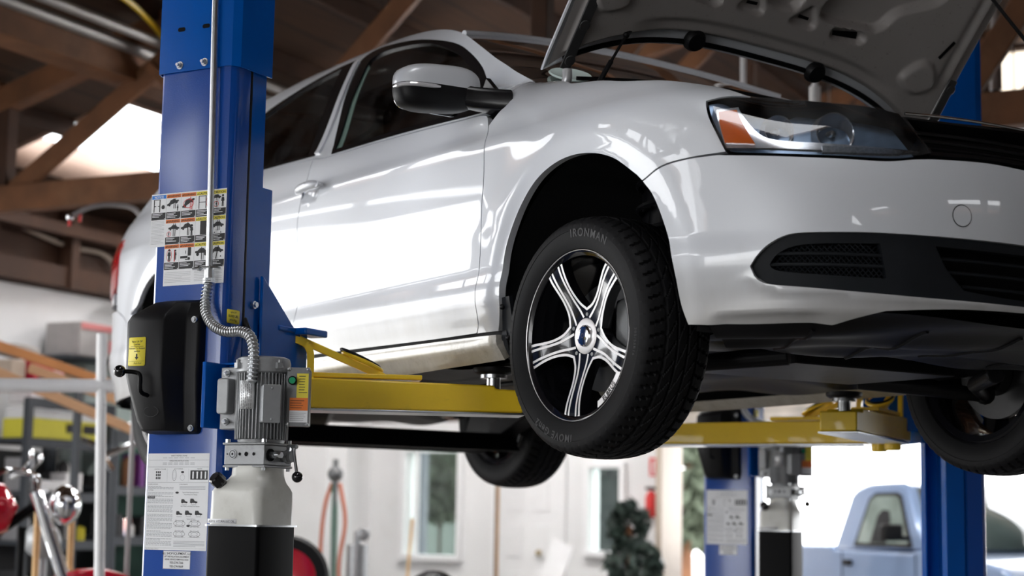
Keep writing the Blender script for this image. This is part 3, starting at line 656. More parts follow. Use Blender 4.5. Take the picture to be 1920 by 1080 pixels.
# interior
TRIM = mat('grey_seat_fabric', (.05, .05, .055), .9, 0, .1, 80)
for y in (-.36, .36):
    for x in (-1.25, -2.1):
        b = B(); b.box((x, y, .48), (.50, .50, .16)); b.box((x-.30, y, .76), (.14, .48, .58), Matrix.Rotation(R(-14), 3, 'Y')); st = b.obj('seat', TRIM, car, bevel=.04, seg=3)
        b = B(); b.box((x-.40, y, 1.13), (.09, .26, .18), Matrix.Rotation(R(-10), 3, 'Y')); b.obj('headrest', TRIM, st, bevel=.03, seg=3)
b = B(); b.prism([(-.32, .50), (-.30, .90), (-.50, .93), (-.62, .86), (-.66, .50)], -.68, .68, FR((1, 0, 0), (0, 0, 1), (0, -1, 0), (0, 0, 0))); b.obj('dashboard', BLACKP, car, bevel=.02, seg=3)
b = B(); fr = Matrix.Translation((-.80, .36, .84)) @ Matrix.Rotation(R(-65), 4, 'Y'); b.tube([fr @ Vector((.18*math.cos(a), .18*math.sin(a), 0)) for a in np.linspace(0, 2*math.pi, 33)[:-1]], .014, 8, closed=True); b.bar(fr @ Vector((0, -.17, 0)), fr @ Vector((0, .17, 0)), .03, .02); b.tube([fr @ Vector((0, 0, 0)), (-.6, .36, .72)], .03, 8); b.obj('steering_wheel', BLACKP, car)
b = B(); b.box((-1.5, 0, .33), (2.3, 1.5, .03)); b.box((-1.75, 0, 1.36), (.9, .7, .02)); b.obj('cabin_lining', mat('cabin_lining_grey', (.07, .07, .07), .9), car)
# underbody
def ub(a, t):
    x = .40-4.05*a; u = 2*t-1; y = -u*(.72 if a > .03 else .55); 
    z = .235+.03*math.sin(9*a)*math.cos(3*u)+.018*math.sin(31*a+2*u)*math.sin(7*u)-.03*math.exp(-((x-.3)/.25)**2-(u/.7)**2)+(.05*math.exp(-(u/.15)**2) if x < -.5 else 0)
    if abs(x) < .42 or abs(x+2.651) < .42: y *= .86; z += .02
    if x > .55: z += (x-.55)*.22
    return (x, y, z)
grid('floor_pan', ub, 90, 44, DARKU, car, ang=70)
def tray(i, j):
    s_ = -1.02+2.04*j; f_ = P(s_, .262)-N(s_, .262)*.03; xb = .33; x = xb+(f_[0]-xb)*i; y = f_[1]*(.80+.20*i); z = .205+.052*i**3+.010*math.sin(14*i+5*j)*math.sin(11*j+2*i)+.012*math.exp(-((j-.5)/.12)**2)*(1-i)
    return (float(x), float(y), z)
ut = grid('engine_undertray', tray, 40, 60, DARKU, car, ang=70)
for k in range(5): b = B(); b.tube([tray(t, .16+.17*k) for t in np.linspace(.1, .8, 12)], .006, 6); b.obj('tray_rib', DARKU, ut)
b = B()
for sy in (-1, 1):
    b.tube([(.30, sy*.40, .20), (.12, sy*.52, .185), (.02, sy*.68, .165)], [.028, .024, .02], 10); b.tube([(-.22, sy*.38, .21), (-.05, sy*.52, .185), (.02, sy*.68, .165)], [.03, .028, .02], 10)
    b.sphere((.02, sy*.68, .17), .032, 12); b.tube([(.0, sy*.60, .26), (.0, sy*.57, .70)], [.05, .035], 14)
    b.tube([(0, sy*.18, .30), (0, sy*.64, .245)], .014, 10)
b.box((.02, 0, .215), (.42, .62, .05)); b.obj('front_subframe', DARKU, car, bevel=.006)
b = B(); coil = [(.0+.062*math.cos(t), -.585+.062*math.sin(t), .36+t*.0105) for t in np.linspace(0, 10*math.pi, 110)]; b.tube(coil, .008, 6)
coil = [(.0+.062*math.cos(t), .585+.062*math.sin(t), .36+t*.0105) for t in np.linspace(0, 10*math.pi, 110)]; b.tube(coil, .008, 6); b.obj('coil_spring', DARKU, car)
b = B(); b.prism([(-.16, .0), (-.10, .075), (.10, .075), (.16, .0), (.11, .0), (.06, .05), (-.06, .05), (-.11, 0)], -.60, .60, FR((1, 0, 0), (0, 0, 1), (0, -1, 0), (-2.52, 0, .048)))
for sy in (-1, 1):
    b.bar((-2.12, sy*.54, .24), (-2.56, sy*.60, .12), .09, .08); b.bar((-2.50, sy*.62, .13), (-2.68, sy*.62, .20), .14, .14); b.tube([(-2.80, sy*.58, .2), (-2.83, sy*.55, .55)], .03, 10)
b.obj('rear_axle_beam', DARKU, car, bevel=.005)
b = B(); b.tube([(-3.05, -.58, .235), (-3.05, -.54, .235), (-3.05, .02, .235), (-3.05, .06, .235)], [.07, .098, .098, .07], 20); b.tube([(-2.62, -.12, .30), (-2.85, -.12, .27), (-3.03, -.15, .25)], .026, 10); b.tube([(-.4, .05, .26), (-1.0, .03, .25), (-2.0, .02, .25), (-2.45, -.05, .29), (-2.62, -.12, .30)], .028, 10)
b.tube([(-1.35, .03, .25), (-1.8, .03, .25)], .075, 16); ex = b.obj('exhaust', mat('exhaust_steel', (.10, .085, .07), .5, .7, .25, 12), car, bevel=.004)
b = B(); b.tube(cr([(-2.0, .60, .28), (-2.25, .56, .23), (-2.35, .50, .19), (-2.22, .42, .18), (-2.1, .46, .22), (-2.4, .50, .24)], 8), .006, 8, cap=True); b.tube([(-.3, -.30, .22), (-1.6, -.34, .20), (-2.3, -.40, .24)], .008, 8); b.obj('brake_line', BLACKP, car)
# wheel arch liners with splash guard
def liner(ax, sy, r=.385):
    b = B(); n = 40; ys = (-.845, -.82, -.60, -.42)
    vs = []
    for y in ys:
        for i in range(n+1):
            a = R(-18+216*i/n); rr = r+(.012*math.sin(i*1.3) if y > -.7 else 0)-(0.006 if y < -.83 else 0); yo = y+(.062*float(ss(.3, 1, math.cos(a))) if (y < -.7 and ax > -1) else 0); vs.append((ax+rr*math.cos(a), yo*sy, .345+rr*math.sin(a)))
    fs = [(j*(n+1)+i, j*(n+1)+i+1, (j+1)*(n+1)+i+1, (j+1)*(n+1)+i) for j in range(3) for i in range(n)]
    c = len(vs); vs.append((ax, (-.42 if sy == 1 else .42), .40)); fs += [(3*(n+1)+i, 3*(n+1)+i+1, c) for i in range(n)]
    b.add(vs, fs); b.obj('wheel_arch_liner', mat('liner_black', (.006, .006, .007), .7, 0, .1), car, ang=80)
for ax in (.02, -2.651):
    for sy in (1, -1): liner(ax, sy)
for sy in (1, -1):
    g = panel('splash_guard', [(1.800, .37, 1), (1.835, .254, 1), (1.845, .215, 1), (1.78, .170), (1.755, .20), (1.770, .30), (1.762, .372, 1)], mat('guard_black', (.012, .014, .018), .5, 0, .1), car, off=-.010, gap=0, flange=.012, sp=.02, **({} if sy == 1 else dict(S=lambda s, z: P(s, z)*np.array([1, -1, 1]), Nf=lambda s, z: N(s, z)*np.array([1, -1, 1]))))[0]
    for z_ in (.345, .262):
        b = B(); c = P(1.800, z_)*np.array([1, sy, 1]); nn = N(1.800, z_)*np.array([1, sy, 1]); b.sphere(tuple(c-nn*.006), .008, 10); b.obj('guard_rivet', BLACKP, g)
# pale disc modelled in place of a reflection low on the windscreen
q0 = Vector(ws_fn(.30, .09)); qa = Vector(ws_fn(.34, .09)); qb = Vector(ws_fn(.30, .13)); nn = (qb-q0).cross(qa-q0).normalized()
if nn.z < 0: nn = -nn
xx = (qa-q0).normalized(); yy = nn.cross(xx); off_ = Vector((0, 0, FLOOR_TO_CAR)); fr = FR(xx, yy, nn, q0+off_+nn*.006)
b = B(); b.lathe([(0, 0), (.058, 0), (.066, .005), (.062, .009), (.050, .005), (0, .005)], 40, fr); glint = b.obj('reflection_disc', mat('pale_reflection', (.66, .78, .75), .2, 0, .03), None)
tag(glint, 'reflection modelled as a round pale dish lying on the windscreen corner under the bonnet hinge', 'glint')
# ------------------------------------------------------------------ open bonnet, hinges, gas strut, prop rod
hO = Vector((-.3398, -.74, 1.0341)); hu = Vector((.0287, .9983, -.0513)).normalized(); hv = Vector((.6522, .0203, .7578)); hv = (hv-hu*hv.dot(hu)).normalized(); hn = hu.cross(hv)   # hn: up/rear, the painted side
if hn.z < 0: hn = -hn
HW = 1.479
def Hp(a, v, d=0.):
    t = a/HW*2-1; d = d + .042*(1-abs(t)**2.0) + .03*(1-((v-.55)/.6)**2)*1.0
    return hO+hu*a+hv*v+hn*d
def hrear(a): t = abs(a/HW*2-1); return .172*(1-t**3.2)+.0
def hfront(a): t = abs(a/HW*2-1); return 1.12-.16*t**2.2
bonnet = grid('bonnet', lambda i, j: Hp(HW*j, hrear(HW*j)+(hfront(HW*j)-hrear(HW*j))*i, .012), 40, 48, PAINT, car, ang=70)
plab(bonnet, 'silver bonnet propped open, seen from below')
# folded hem round the skin
b = B(); ep = [Hp(a, hrear(a), .010) for a in np.linspace(0, HW, 40)]+[Hp(HW, hrear(HW)+(hfront(HW)-hrear(HW))*t, .010) for t in np.linspace(.05, 1, 24)]+[Hp(a, hfront(a), .010) for a in np.linspace(HW, 0, 40)[1:]]+[Hp(0, hrear(0)+(hfront(0)-hrear(0))*t, .010) for t in np.linspace(.95, .05, 24)]
b.tube(ep, .0055, 6, closed=True); b.obj('bonnet_hem', PAINT, bonnet)
HOODU = mat('dusty_bonnet_inner', (.33, .31, .30), .45, .0, .05, 4, coat=.2, dirt=((.06, .05, .04), 70, .60, .74, .6))
def sdpoly(pt, poly):
    d = pdist(pt, poly); return np.where(inpoly(pt, poly), -d, d)
def rec(pts): return outline(pts, .01)
RECS = [  # polygon, depth, edge width  (a across, v up the bonnet); mirrored about .70
 ([(.849, .375), (1.045, .371), (1.09, .388), (1.129, .448), (1.241, .518), (1.26, .60), (1.22, .72), (1.05, .80), (.98, .70), (.93, .56)], .034, .007),
 ([(.640, .392), (.664, .362), (.735, .362), (.762, .392), (.80, .62), (.82, .80), (.70, .86), (.58, .80), (.60, .62)], .034, .007),
 ([(.551, .325), (.643, .325), (.604, .385), (.585, .372)], .018, .006), ([(.755, .325), (.847, .325), (.813, .385), (.793, .372)], .018, .006),
 ([(1.238, .254), (1.270, .31), (1.315, .33), (1.352, .30), (1.358, .252), (1.308, .221)], -.020, .010),
 ([(.924, .340), (1.030, .352), (1.040, .322), (.935, .312)], .024, .005),
]
RECS += [([(1.40-x if True else x, y) for x, y in p_][::-1], d_, w_) for p_, d_, w_ in RECS if p_[0][0] > .84 and p_[0][0] != .755 and not (.62 < p_[0][0] < .86 and p_[0][1] < .33)]
RECS = [(rec(p_), d_, w_) for p_, d_, w_ in RECS]
def inner_h(A, V_):
    pt = np.stack([A, V_], -1); t = np.abs(A/1.479*2-1); rr = .172*(1-t**3.2); ff = 1.12-.16*t**2.2
    h = np.zeros(len(A)); 
    for p_, d_, w_ in RECS: h = h + d_*ss(w_, -w_, sdpoly(pt, p_))
    # the rim steps up to the skin at the edges; second step line parallel to the trailing edge
    de = np.minimum.reduce([V_-rr-.035, A-.035, 1.479-.035-A, ff-.03-V_]); h = h+.026*ss(.022, .0, de)
    h = h+.014*ss(.012, -.012, V_-rr-.090)*ss(.2, .35, A)*ss(1.279, 1.13, A)
    h = h+.012*np.exp(-((A-1.40)/.018)**2)*ss(.25, .3, V_)+.012*np.exp(-((A-.08)/.018)**2)*ss(.25, .3, V_)
    return h
na, nv = 250, 150
aa = np.linspace(.006, HW-.006, na); gg = np.linspace(0, 1, nv)
Ag, Gg = np.meshgrid(aa, gg, indexing='ij'); tt = np.abs(Ag/HW*2-1); Rr = .172*(1-tt**3.2)+.030*(1-tt**8)+.012; Ff = 1.12-.16*tt**2.2-.015; Vg = Rr+(Ff-Rr)*Gg**1.25
Hh = inner_h(Ag.ravel(), Vg.ravel()).reshape(na, nv)
b = B(); vs = [Hp(float(Ag[i, j]), float(Vg[i, j]), -.030+float(Hh[i, j])) for i in range(na) for j in range(nv)]
b.add(vs, [(i*nv+j, i*nv+j+1, (i+1)*nv+j+1, (i+1)*nv+j) for i in range(na-1) for j in range(nv-1)])
inner = b.obj('bonnet_inner_frame', HOODU, bonnet, ang=50); plab(inner, 'dusty pressed inner panel with recesses')
# dark slots, rubber stops, seals
def hpoly(pts, d): b = B(); vs_ = [Hp(a, v, d) for a, v in pts]; b.add(vs_, [tuple(range(len(vs_)))]); b.obj('bonnet_slot', BLACK, inner)
for a0 in (0, 1):
    def mm_(p_): return p_ if a0 == 0 else [(1.40-x, y) for x, y in p_][::-1]
    hpoly(mm_([(.936, .330), (1.026, .348), (1.035, .325), (.942, .315)]), -.0075); hpoly(mm_([(.782, .352), (.822, .350), (.822, .340), (.782, .342)]), -.0185); hpoly(mm_([(1.335, .355), (1.36, .42), (1.372, .415), (1.347, .35)]), -.034); 
for a_ in (.468, .946):
    b = B(); q = Hp(a_, .188, -.004); fr = FR(hu, hv, hn, q); b.lathe([(.0, -.022), (.028, -.022), (.034, -.012), (.036, .0)], 24, fr); b.obj('rubber_grommet', BLACKP, bonnet)
b = B(); b.tube([Hp(a, hrear(a)+.012, -.002) for a in np.linspace(.05, HW-.05, 60)], .008, 8); b.obj('bonnet_seal', BLACK, bonnet)
# hinges
for a_, nm in ((.045, 1), (HW-.045, -1)):
    b = B(); q = [Hp(a_, v, -.036) for v in (.03, .30)]; w_ = hu*.014
    for v in (.06, .17, .27):
        c = Hp(a_, v, -.044); b.cyl(c, c+hn*.012, .012, 6); b.cyl(c-hn*.004, c, .017, 12)
    b.bar(q[0], q[1], .034, .006, up=hn); b.obj('hinge_plate', mat('dark_hinge_steel', (.05, .05, .052), .45, .3, .1), bonnet, bevel=.002)
    b = B(); p0 = Hp(a_, .035, -.05); p1 = Vector((-.335, -.700 if nm == 1 else .705, .955)); mid = p0.lerp(p1, .45)+Vector((.02, 0, .0)); b.tube(cr([p0, mid, p1], 6), [.014]*12+[.017], 12); b.obj('hinge_arm', mat('hinge_silver', (.55, .56, .58), .35, .5, .1, 40), car)
# gas strut between wing and bonnet
p0 = Vector((-.245, -.66, .93)); p1 = Hp(.205, .165, -.036)
b = B(); b.tube([p0, p0.lerp(p1, .62)], .0075, 10); b.tube([p0.lerp(p1, .6), p1], .0045, 8); b.sphere(tuple(p1), .010, 10); b.tube([p1, Hp(.225, .175, -.02)], .008, 8); b.obj('gas_strut', BLACKP, car)
# prop rod from the slam panel up to the bonnet on the far side
b = B(); p0 = Vector((.62, .55, .80)); p1 = Hp(1.33, .62, -.035); b.tube([p0, p1], .006, 8); b.obj('prop_rod', BLACKP, car)
# engine seen past the wings, battery, strut towers and white oil filler neck
b = B(); b.box((.25, 0, .60), (.62, 1.0, .28)); b.box((.30, -.05, .755), (.40, .55, .06)); b.tube([(.1, -.5, .72), (.3, -.4, .76), (.45, 0, .78)], .035, 12)
for sy in (-1, 1): b.lathe([(.0, .80), (.07, .80), (.09, .76), (.09, .5)], 20, Matrix.Translation((-.02, sy*.52, 0)))
b.obj('engine', DARKU, car, bevel=.015)
# ------------------------------------------------------------------ wheels
def arc_text(b, body, size, radius, a_mid, zf, m=None, bold=.0, outside=True, spacing=1.0, n_sub=1, shear=0.):
    "letters along a circle; outside=True reads clockwise with tops outward"
    vs, fs = text_geo(body, size, bold=bold, align='CENTER', spacing=spacing, shear=shear)
    out = []
    for x, y, z in vs:
        if outside: a = a_mid-x/radius; r = radius+y-size*.35
        else: a = a_mid+x/radius; r = radius-y+size*.35
        out.append((r*math.cos(a), r*math.sin(a), zf(r) if callable(zf) else zf))
    b.add(out, fs, m)
TYP = [(.2215, .088), (.226, .099), (.233, .102), (.240, .1035), (.2425, .1045), (.262, .1075), (.275, .1075), (.2765, .1085), (.290, .1065), (.2985, .101), (.303, .096), (.3075, .088)]
def sidez(r): return float(np.interp(r, [p_[0] for p_ in TYP], [p_[1] for p_ in TYP]))
TREAD = []
for z_ in np.linspace(.088, -.088, 89):
    cr_ = .3175-.010*(abs(z_)/.088)**2.6; TREAD.append((cr_, z_))
def make_tyre(parent):
    b = B(); n = 360; prof = TYP[:-1]+TREAD+[(r_, -z_) for r_, z_ in TYP[:-1]][::-1]+[(.215, -.080), (.215, .080)]
    vs = []
    for (r_, z_) in prof:
        for k in range(n):
            rr = r_; a = 2*math.pi*k/n
            if abs(z_) <= .0885 and r_ > .30:
                for g in (-.052, -.0175, .0175, .052):
                    if abs(z_-g) < .0042: rr -= .0075
                if abs(z_) > .056 and (k+int(abs(z_)*60)) % 6 == 0: rr -= .008
                elif .022 < abs(z_) < .048 and (k*1+int(z_*300)) % 9 == 0: rr -= .0065
                elif abs(z_) < .013 and (k+int(z_*500)) % 12 == 0: rr -= .005
            elif .292 < r_ < .305 and k % 6 == 0: rr -= .002
            vs.append((rr*math.cos(a), rr*math.sin(a), z_))
    m_ = len(prof); fs = [(i*n+k, i*n+(k+1) % n, ((i+1) % m_)*n+(k+1) % n, ((i+1) % m_)*n+k) for i in range(m_) for k in range(n)]
    b.add(vs, [f[::-1] for f in fs]); ty = b.obj('tyre', RUBBER, parent, ang=28)
    b = B(); arc_text(b, 'IRONMAN', .030, .268, R(76), lambda r: sidez(r)+.0009, bold=.0005, spacing=1.25); b.obj('tyre_lettering', RUBBERL, ty); b = B()
    arc_text(b, 'iMOVE Gen2', .027, .268, R(252), lambda r: sidez(r)+.0009, bold=.0006, outside=True, spacing=1.2); b.obj('tyre_lettering', RUBBERL, ty); b = B()
    arc_text(b, '205/55R16', .013, .262, R(-8), lambda r: sidez(r)+.0008, spacing=1.25); b.obj('tyre_lettering', RUBBERL, ty)
    return ty
def spz(r): return .066+.024*ss(.05, .20, r)-.010*ss(.19, .215, r)*0
def rot2(x, y, a): return (x*math.cos(a)-y*math.sin(a), x*math.sin(a)+y*math.cos(a))
def make_wheel(loc, outward, ang0, cap='oval'):
    w = bpy.data.meshes.new('w')
    # planar frame: local z = outward
    if outward < 0: M = FR((1, 0, 0), (0, 0, 1), (0, -1, 0), loc)
    else: M = FR((-1, 0, 0), (0, 0, 1), (0, 1, 0), loc)
    b = B()   # barrel
    b.lathe([(.2255, .093), (.2262, .0965), (.2235, .0985), (.216, .0965), (.209, .090), (.2075, .080), (.204, .05), (.196, .0), (.19, -.05), (.196, -.09), (.215, -.098), (.22, -.094), (.2255, -.09), (.205, -.085), (.205, .085)], 96, m=0)
    # spoke plate with five tulip windows
    out = np.array([(.2165*math.cos(2*math.pi*i/120), .2165*math.sin(2*math.pi*i/120)) for i in range(120)])
    wins = []
    for k in range(5):
        a = ang0+R(36)+k*2*math.pi/5; half = cr([(.074, 0), (.088, .026), (.113, .051), (.140, .069), (.168, .084), (.187, .0945)], 5)
        pts = [(p_.x, p_.y) for p_ in half]+[(.2105*math.cos(t), .2105*math.sin(t)) for t in np.linspace(R(27.2), R(-27.2), 17)]+[(p_.x, -p_.y) for p_ in half[::-1][:-1]]
        wins.append(np.array([rot2(x, y, a) for x, y in pts]))
    v2, f = patch2d(out, wins, .010)
    V_ = [(x, y, float(spz(math.hypot(x, y)))) for x, y in v2]; fs = [tuple(int(i) for i in t) for t in f]
    ed = {}
    for t in fs:
        for p_, q_ in ((t[0], t[1]), (t[1], t[2]), (t[2], t[0])):
            if (q_, p_) in ed: del ed[(q_, p_)]
            else: ed[(p_, q_)] = 1
    k0 = len(V_); nv_ = list(V_); ff_ = list(fs)
    for p_, q_ in ed:
        for i in (p_, q_): pass
        k = len(nv_); a_, b_ = V_[p_], V_[q_]; s1 = .030; sh = .93 if math.hypot(a_[0], a_[1]) < .2 else 1
        nv_ += [a_, b_, (b_[0], b_[1], b_[2]-s1), (a_[0], a_[1], a_[2]-s1)]; ff_.append((k+1, k, k+3, k+2))
    b.add(nv_, ff_, 0)
    b.lathe([(.0, .040), (.060, .036), (.066, .0), (.07, -.02)], 40, m=0)
    rim = b.obj('wheel', mat('gloss_black_alloy', (.006, .006, .008), .14, 0, .05, coat=.5), car, ang=35)
    rim.matrix_world = Matrix.Identity(4); rim.matrix_local = M
    # machined faces
    b = B()
    def ringstrip(poly, w_, dz=.0009, closed=True, skip=None):
        p2 = inset(poly, -w_); n = len(poly); k = len(b.v)
        vs = [(x, y, float(spz(math.hypot(x, y)))+dz) for x, y in poly]+[(x, y, float(spz(math.hypot(x, y)))+dz) for x, y in p2]
        b.add(vs, [(i, (i+1) % n, n+(i+1) % n, n+i) for i in range(n) if not (skip and skip(i))])
    for k, wn in enumerate(wins): ringstrip(wn, .0068)
    for k in range(5):
        a = ang0+k*2*math.pi/5
        for sgn in (-1, 1):
            ct = cr([(.046, .0150*sgn), (.070, .0125*sgn), (.105, .0085*sgn), (.15, .0088*sgn), (.214, .0125*sgn)], 6)
            l = [rot2(p_.x, p_.y, a) for p_ in ct]; l2 = [rot2(p_.x, p_.y+sgn*.0066, a) for p_ in ct]; n = len(l)
            vs = [(x, y, float(spz(math.hypot(x, y)))+.0009) for x, y in l+l2]; b.add(vs, [(i, i+1, n+i+1, n+i) for i in range(n-1)])
    b.lathe([(.2110, .0885), (.2165, .0915), (.2205, .0975), (.2235, .0990)], 120)
    b.lathe([(.029, .0672), (.045, .0672), (.047, .066)], 40)
    b.obj('machined_face', MACH, rim, ang=180)
    b = B(); a_el = math.atan2(-.9, .55)
    pa = [(.2075*math.cos(t), .2075*math.sin(t)) for t in np.linspace(R(-34)-R(18)-ang0*0, R(-34)-R(50), 14)] if False else None
    am = ang0-R(72)*2+R(36)+R(12)
    lo = [(.197*math.cos(t), .197*math.sin(t), .0925) for t in np.linspace(am-R(15), am+R(16), 16)]; hi = [(.2125*math.cos(t), .2125*math.sin(t), .0925) for t in np.linspace(am-R(17), am+R(18), 16)]
    b.add(lo+hi, [(i, i+1, 16+i+1, 16+i) for i in range(15)]); b.obj('rim_name_plate', MACH, rim, ang=180)
    b = B(); arc_text(b, 'ELBRUS', .0175, .205, am, .0934, bold=.0004, outside=False, spacing=1.1); b.obj('rim_lettering', BLACK, rim)
    b = B(); b.lathe([(0, .0765), (.012, .0770), (.024, .0755), (.028, .072), (.0295, .064)], 32); b.obj('hub_cap', CHROME, rim)
    for k in range(5):
        a = ang0+R(36)+k*2*math.pi/5; b = B(); b.cyl((.057*math.cos(a), .057*math.sin(a), .03), (.057*math.cos(a), .057*math.sin(a), .060), .0095, 6); b.sphere((.057*math.cos(a), .057*math.sin(a), .060), .0085, 10); b.obj('wheel_bolt', ALU, rim)
    b = B(); b.lathe([(.05, .015), (.075, .017), (.078, .008), (.142, .008), (.142, -.012), (.07, -.012), (.06, -.05)], 60); b.obj('brake_disc', mat('brake_disc_iron', (.04, .04, .042), .4, .2, .1, 30), rim)
    b = B(); b.box((.118, .02, .0), (.07, .14, .07)); b.obj('brake_caliper', ALUD, rim, bevel=.01)
    make_tyre(rim) if not _ty else [setattr(c, 'parent', rim) for c in []]
    return rim
_ty = []
def all_wheels():
    W = {}
    zf, zr = .317-.0756, .317-.0952
    w = make_wheel((0, -.770, zf), -1, R(48))
    # the remaining wheels share the meshes
    for (x, y, z, o, a) in ((-2.651, -.770, zr, -1, R(10)), (0, .770, zf, 1, R(20)), (-2.651, .770, zr, 1, R(65))):
        c = copy_tree(w, car); M = FR((1, 0, 0), (0, 0, 1), (0, -1, 0), (x, y, z)) if o < 0 else FR((-1, 0, 0), (0, 0, 1), (0, 1, 0), (x, y, z)); c.matrix_local = M @ Matrix.Rotation(a, 4, 'Z')
all_wheels()
# ------------------------------------------------------------------ two-post lift
CW = .265
def FACE(x, z, y=-.0006): return FR((1, 0, 0), (0, 0, 1), (0, -1, 0), (x, y, z))
def quad(b, fr, x0, y0, x1, y1, m, h=0.): b.add([fr @ Vector(p) for p in ((x0, y0, h), (x1, y0, h), (x1, y1, h), (x0, y1, h))], [(0, 1, 2, 3)], m)
def poly(b, fr, pts, m, h=0.): b.add([fr @ Vector((x, y, h)) for x, y in pts], [tuple(range(len(pts)))], m)
def ring(b, fr, cx, cy, r, w, m, h=0., n=20, ry=None):
    ry = ry or r; k = [(cx+(r-w*q)*math.cos(2*math.pi*i/n), cy+(ry-w*q)*math.sin(2*math.pi*i/n), h) for q in (0, 1) for i in range(n)]
    b.add([fr @ Vector(p) for p in k], [(i, (i+1) % n, n+(i+1) % n, n+i) for i in range(n)], m)
def disc(b, fr, cx, cy, r, m, h=0., n=14, ry=None): ry = ry or r; poly(b, fr, [(cx+r*math.cos(2*math.pi*i/n), cy+ry*math.sin(2*math.pi*i/n)) for i in range(n)], m, h)
CARP = [(-.5, -.05), (-.5, .07), (-.30, .10), (-.14, .24), (.16, .24), (.30, .10), (.48, .06), (.5, -.05), (.38, -.05), (.34, -.13), (.24, -.13), (.20, -.05), (-.22, -.05), (-.26, -.13), (-.36, -.13), (-.4, -.05)]
def icon(b, fr, cx, cy, s, kind, m, red, h):
    def L(pts, a=0, dx=0, dy=0, k=1): return [(cx+dx*s+k*s*(x*math.cos(a)-y*math.sin(a)), cy+dy*s+k*s*(x*math.sin(a)+y*math.cos(a))) for x, y in pts]
    def bar_(x0, y0, x1, y1, mm=m): quad(b, fr, cx+x0*s, cy+y0*s, cx+x1*s, cy+y1*s, mm, h)
    def man(dx, dy, k=.6, mm=m):
        disc(b, fr, cx+dx*s, cy+(dy+.34*k)*s, .09*k*s, mm, h); poly(b, fr, L([(-.10, .22), (.10, .22), (.14, -.02), (.07, -.05), (.08, -.40), (.01, -.40), (0, -.12), (-.02, -.40), (-.09, -.40), (-.07, -.05), (-.14, -.02)], 0, dx, dy, k), mm, h)
    if kind == 'posts': bar_(-.42, -.42, -.35, .42); bar_(.05, -.42, .12, .42); bar_(-.42, .38, .12, .42); bar_(-.35, -.05, -.22, 0); bar_(-.08, -.05, .05, 0); disc(b, fr, cx+.36*s, cy-.1*s, .14*s, m, h)
    elif kind == 'tilt': poly(b, fr, L(CARP, .28, -.05, .12), m, h); bar_(.0, -.25, .05, .42); bar_(.12, -.25, .17, .42); man(.34, -.22, .5)
    elif kind == 'redtilt': poly(b, fr, L(CARP, .5, 0, .02, 1.1), m, h); ring(b, fr, cx, cy, .42*s, .04*s, red, h*1.2, 20, .30*s); bar_(.12, -.42, .17, .42, red); bar_(.26, -.42, .31, .1, red)
    elif kind == 'posts2': bar_(-.40, -.42, -.34, .42); bar_(.16, -.42, .22, .42); bar_(-.4, .38, .22, .42); bar_(-.34, -.02, .16, .02); ring(b, fr, cx+.36*s, cy+.0*s, .16*s, .03*s, red, h, 16, .3*s)
    elif kind == 'over': poly(b, fr, L(CARP, 0, -.18, .24, .75), m, h); bar_(-.20, .05, -.16, .42); ring(b, fr, cx-.2*s, cy-.2*s, .20*s, .03*s, red, h); man(-.2, -.2, .4); man(.32, .0, .95)
    elif kind == 'lift': poly(b, fr, L(CARP, 0, .1, .1, .9), m, h); bar_(.04, -.42, .09, .42); bar_(.18, -.42, .23, .42); ring(b, fr, cx-.30*s, cy-.26*s, .17*s, .03*s, red, h); man(-.3, -.26, .36)
    elif kind == 'push': poly(b, fr, L(CARP, .15, -.05, .12), m, h); bar_(-.02, -.42, .05, .42); man(.34, -.1, .9); bar_(.1, -.42, .14, 0)
    elif kind == 'top': poly(b, fr, L([(-.2, -.45), (-.2, .45), (.3, .45), (.3, -.45)]), m, h); 
    elif kind == 'drop': poly(b, fr, L(CARP, 0, 0, .08, .95), m, h); bar_(-.04, -.25, .01, .42); bar_(.08, -.25, .13, .42); poly(b, fr, L([(-.3, -.42), (-.25, -.3), (-.2, -.42)]), m, h); poly(b, fr, L([(.2, -.42), (.25, -.3), (.3, -.42)]), m, h)
    elif kind == 'men': man(-.2, 0, 1.0); ring(b, fr, cx-.2*s, cy, .22*s, .03*s, red, h, 18, .4*s); bar_(.2, -.42, .28, .35, red); man(.3, .02, .8)
    elif kind == 'foot': bar_(.1, -.1, .36, .45); bar_(-.5, -.25, .1, -.1); bar_(-.1, -.36, .3, -.3); bar_(-.1, .05, -.05, .25); disc(b, fr, cx+.2*s, cy-.28*s, .1*s, m, h)
    elif kind == 'wheels': poly(b, fr, L(CARP, 0, 0, .08, 1.05), m, h); disc(b, fr, cx-.32*s, cy-.05*s, .12*s, m, h); disc(b, fr, cx+.32*s, cy-.05*s, .12*s, m, h); bar_(-.04, -.42, .02, .42); bar_(.12, -.42, .16, .2)
    elif kind == 'rock': poly(b, fr, L(CARP, 0, 0, .1, 1.0), m, h); poly(b, fr, L([(-.12, -.42), (-.05, -.42), (.14, .42), (.07, .42)]), m, h); poly(b, fr, L([(-.4, -.3), (-.34, -.2), (-.28, -.3)]), m, h); poly(b, fr, L([(.24, -.3), (.3, -.2), (.36, -.3)]), m, h)
DEC = [WHITEP, INK, ORANGEL, YELLOWL, BLUEL, REDL, GREYINK]
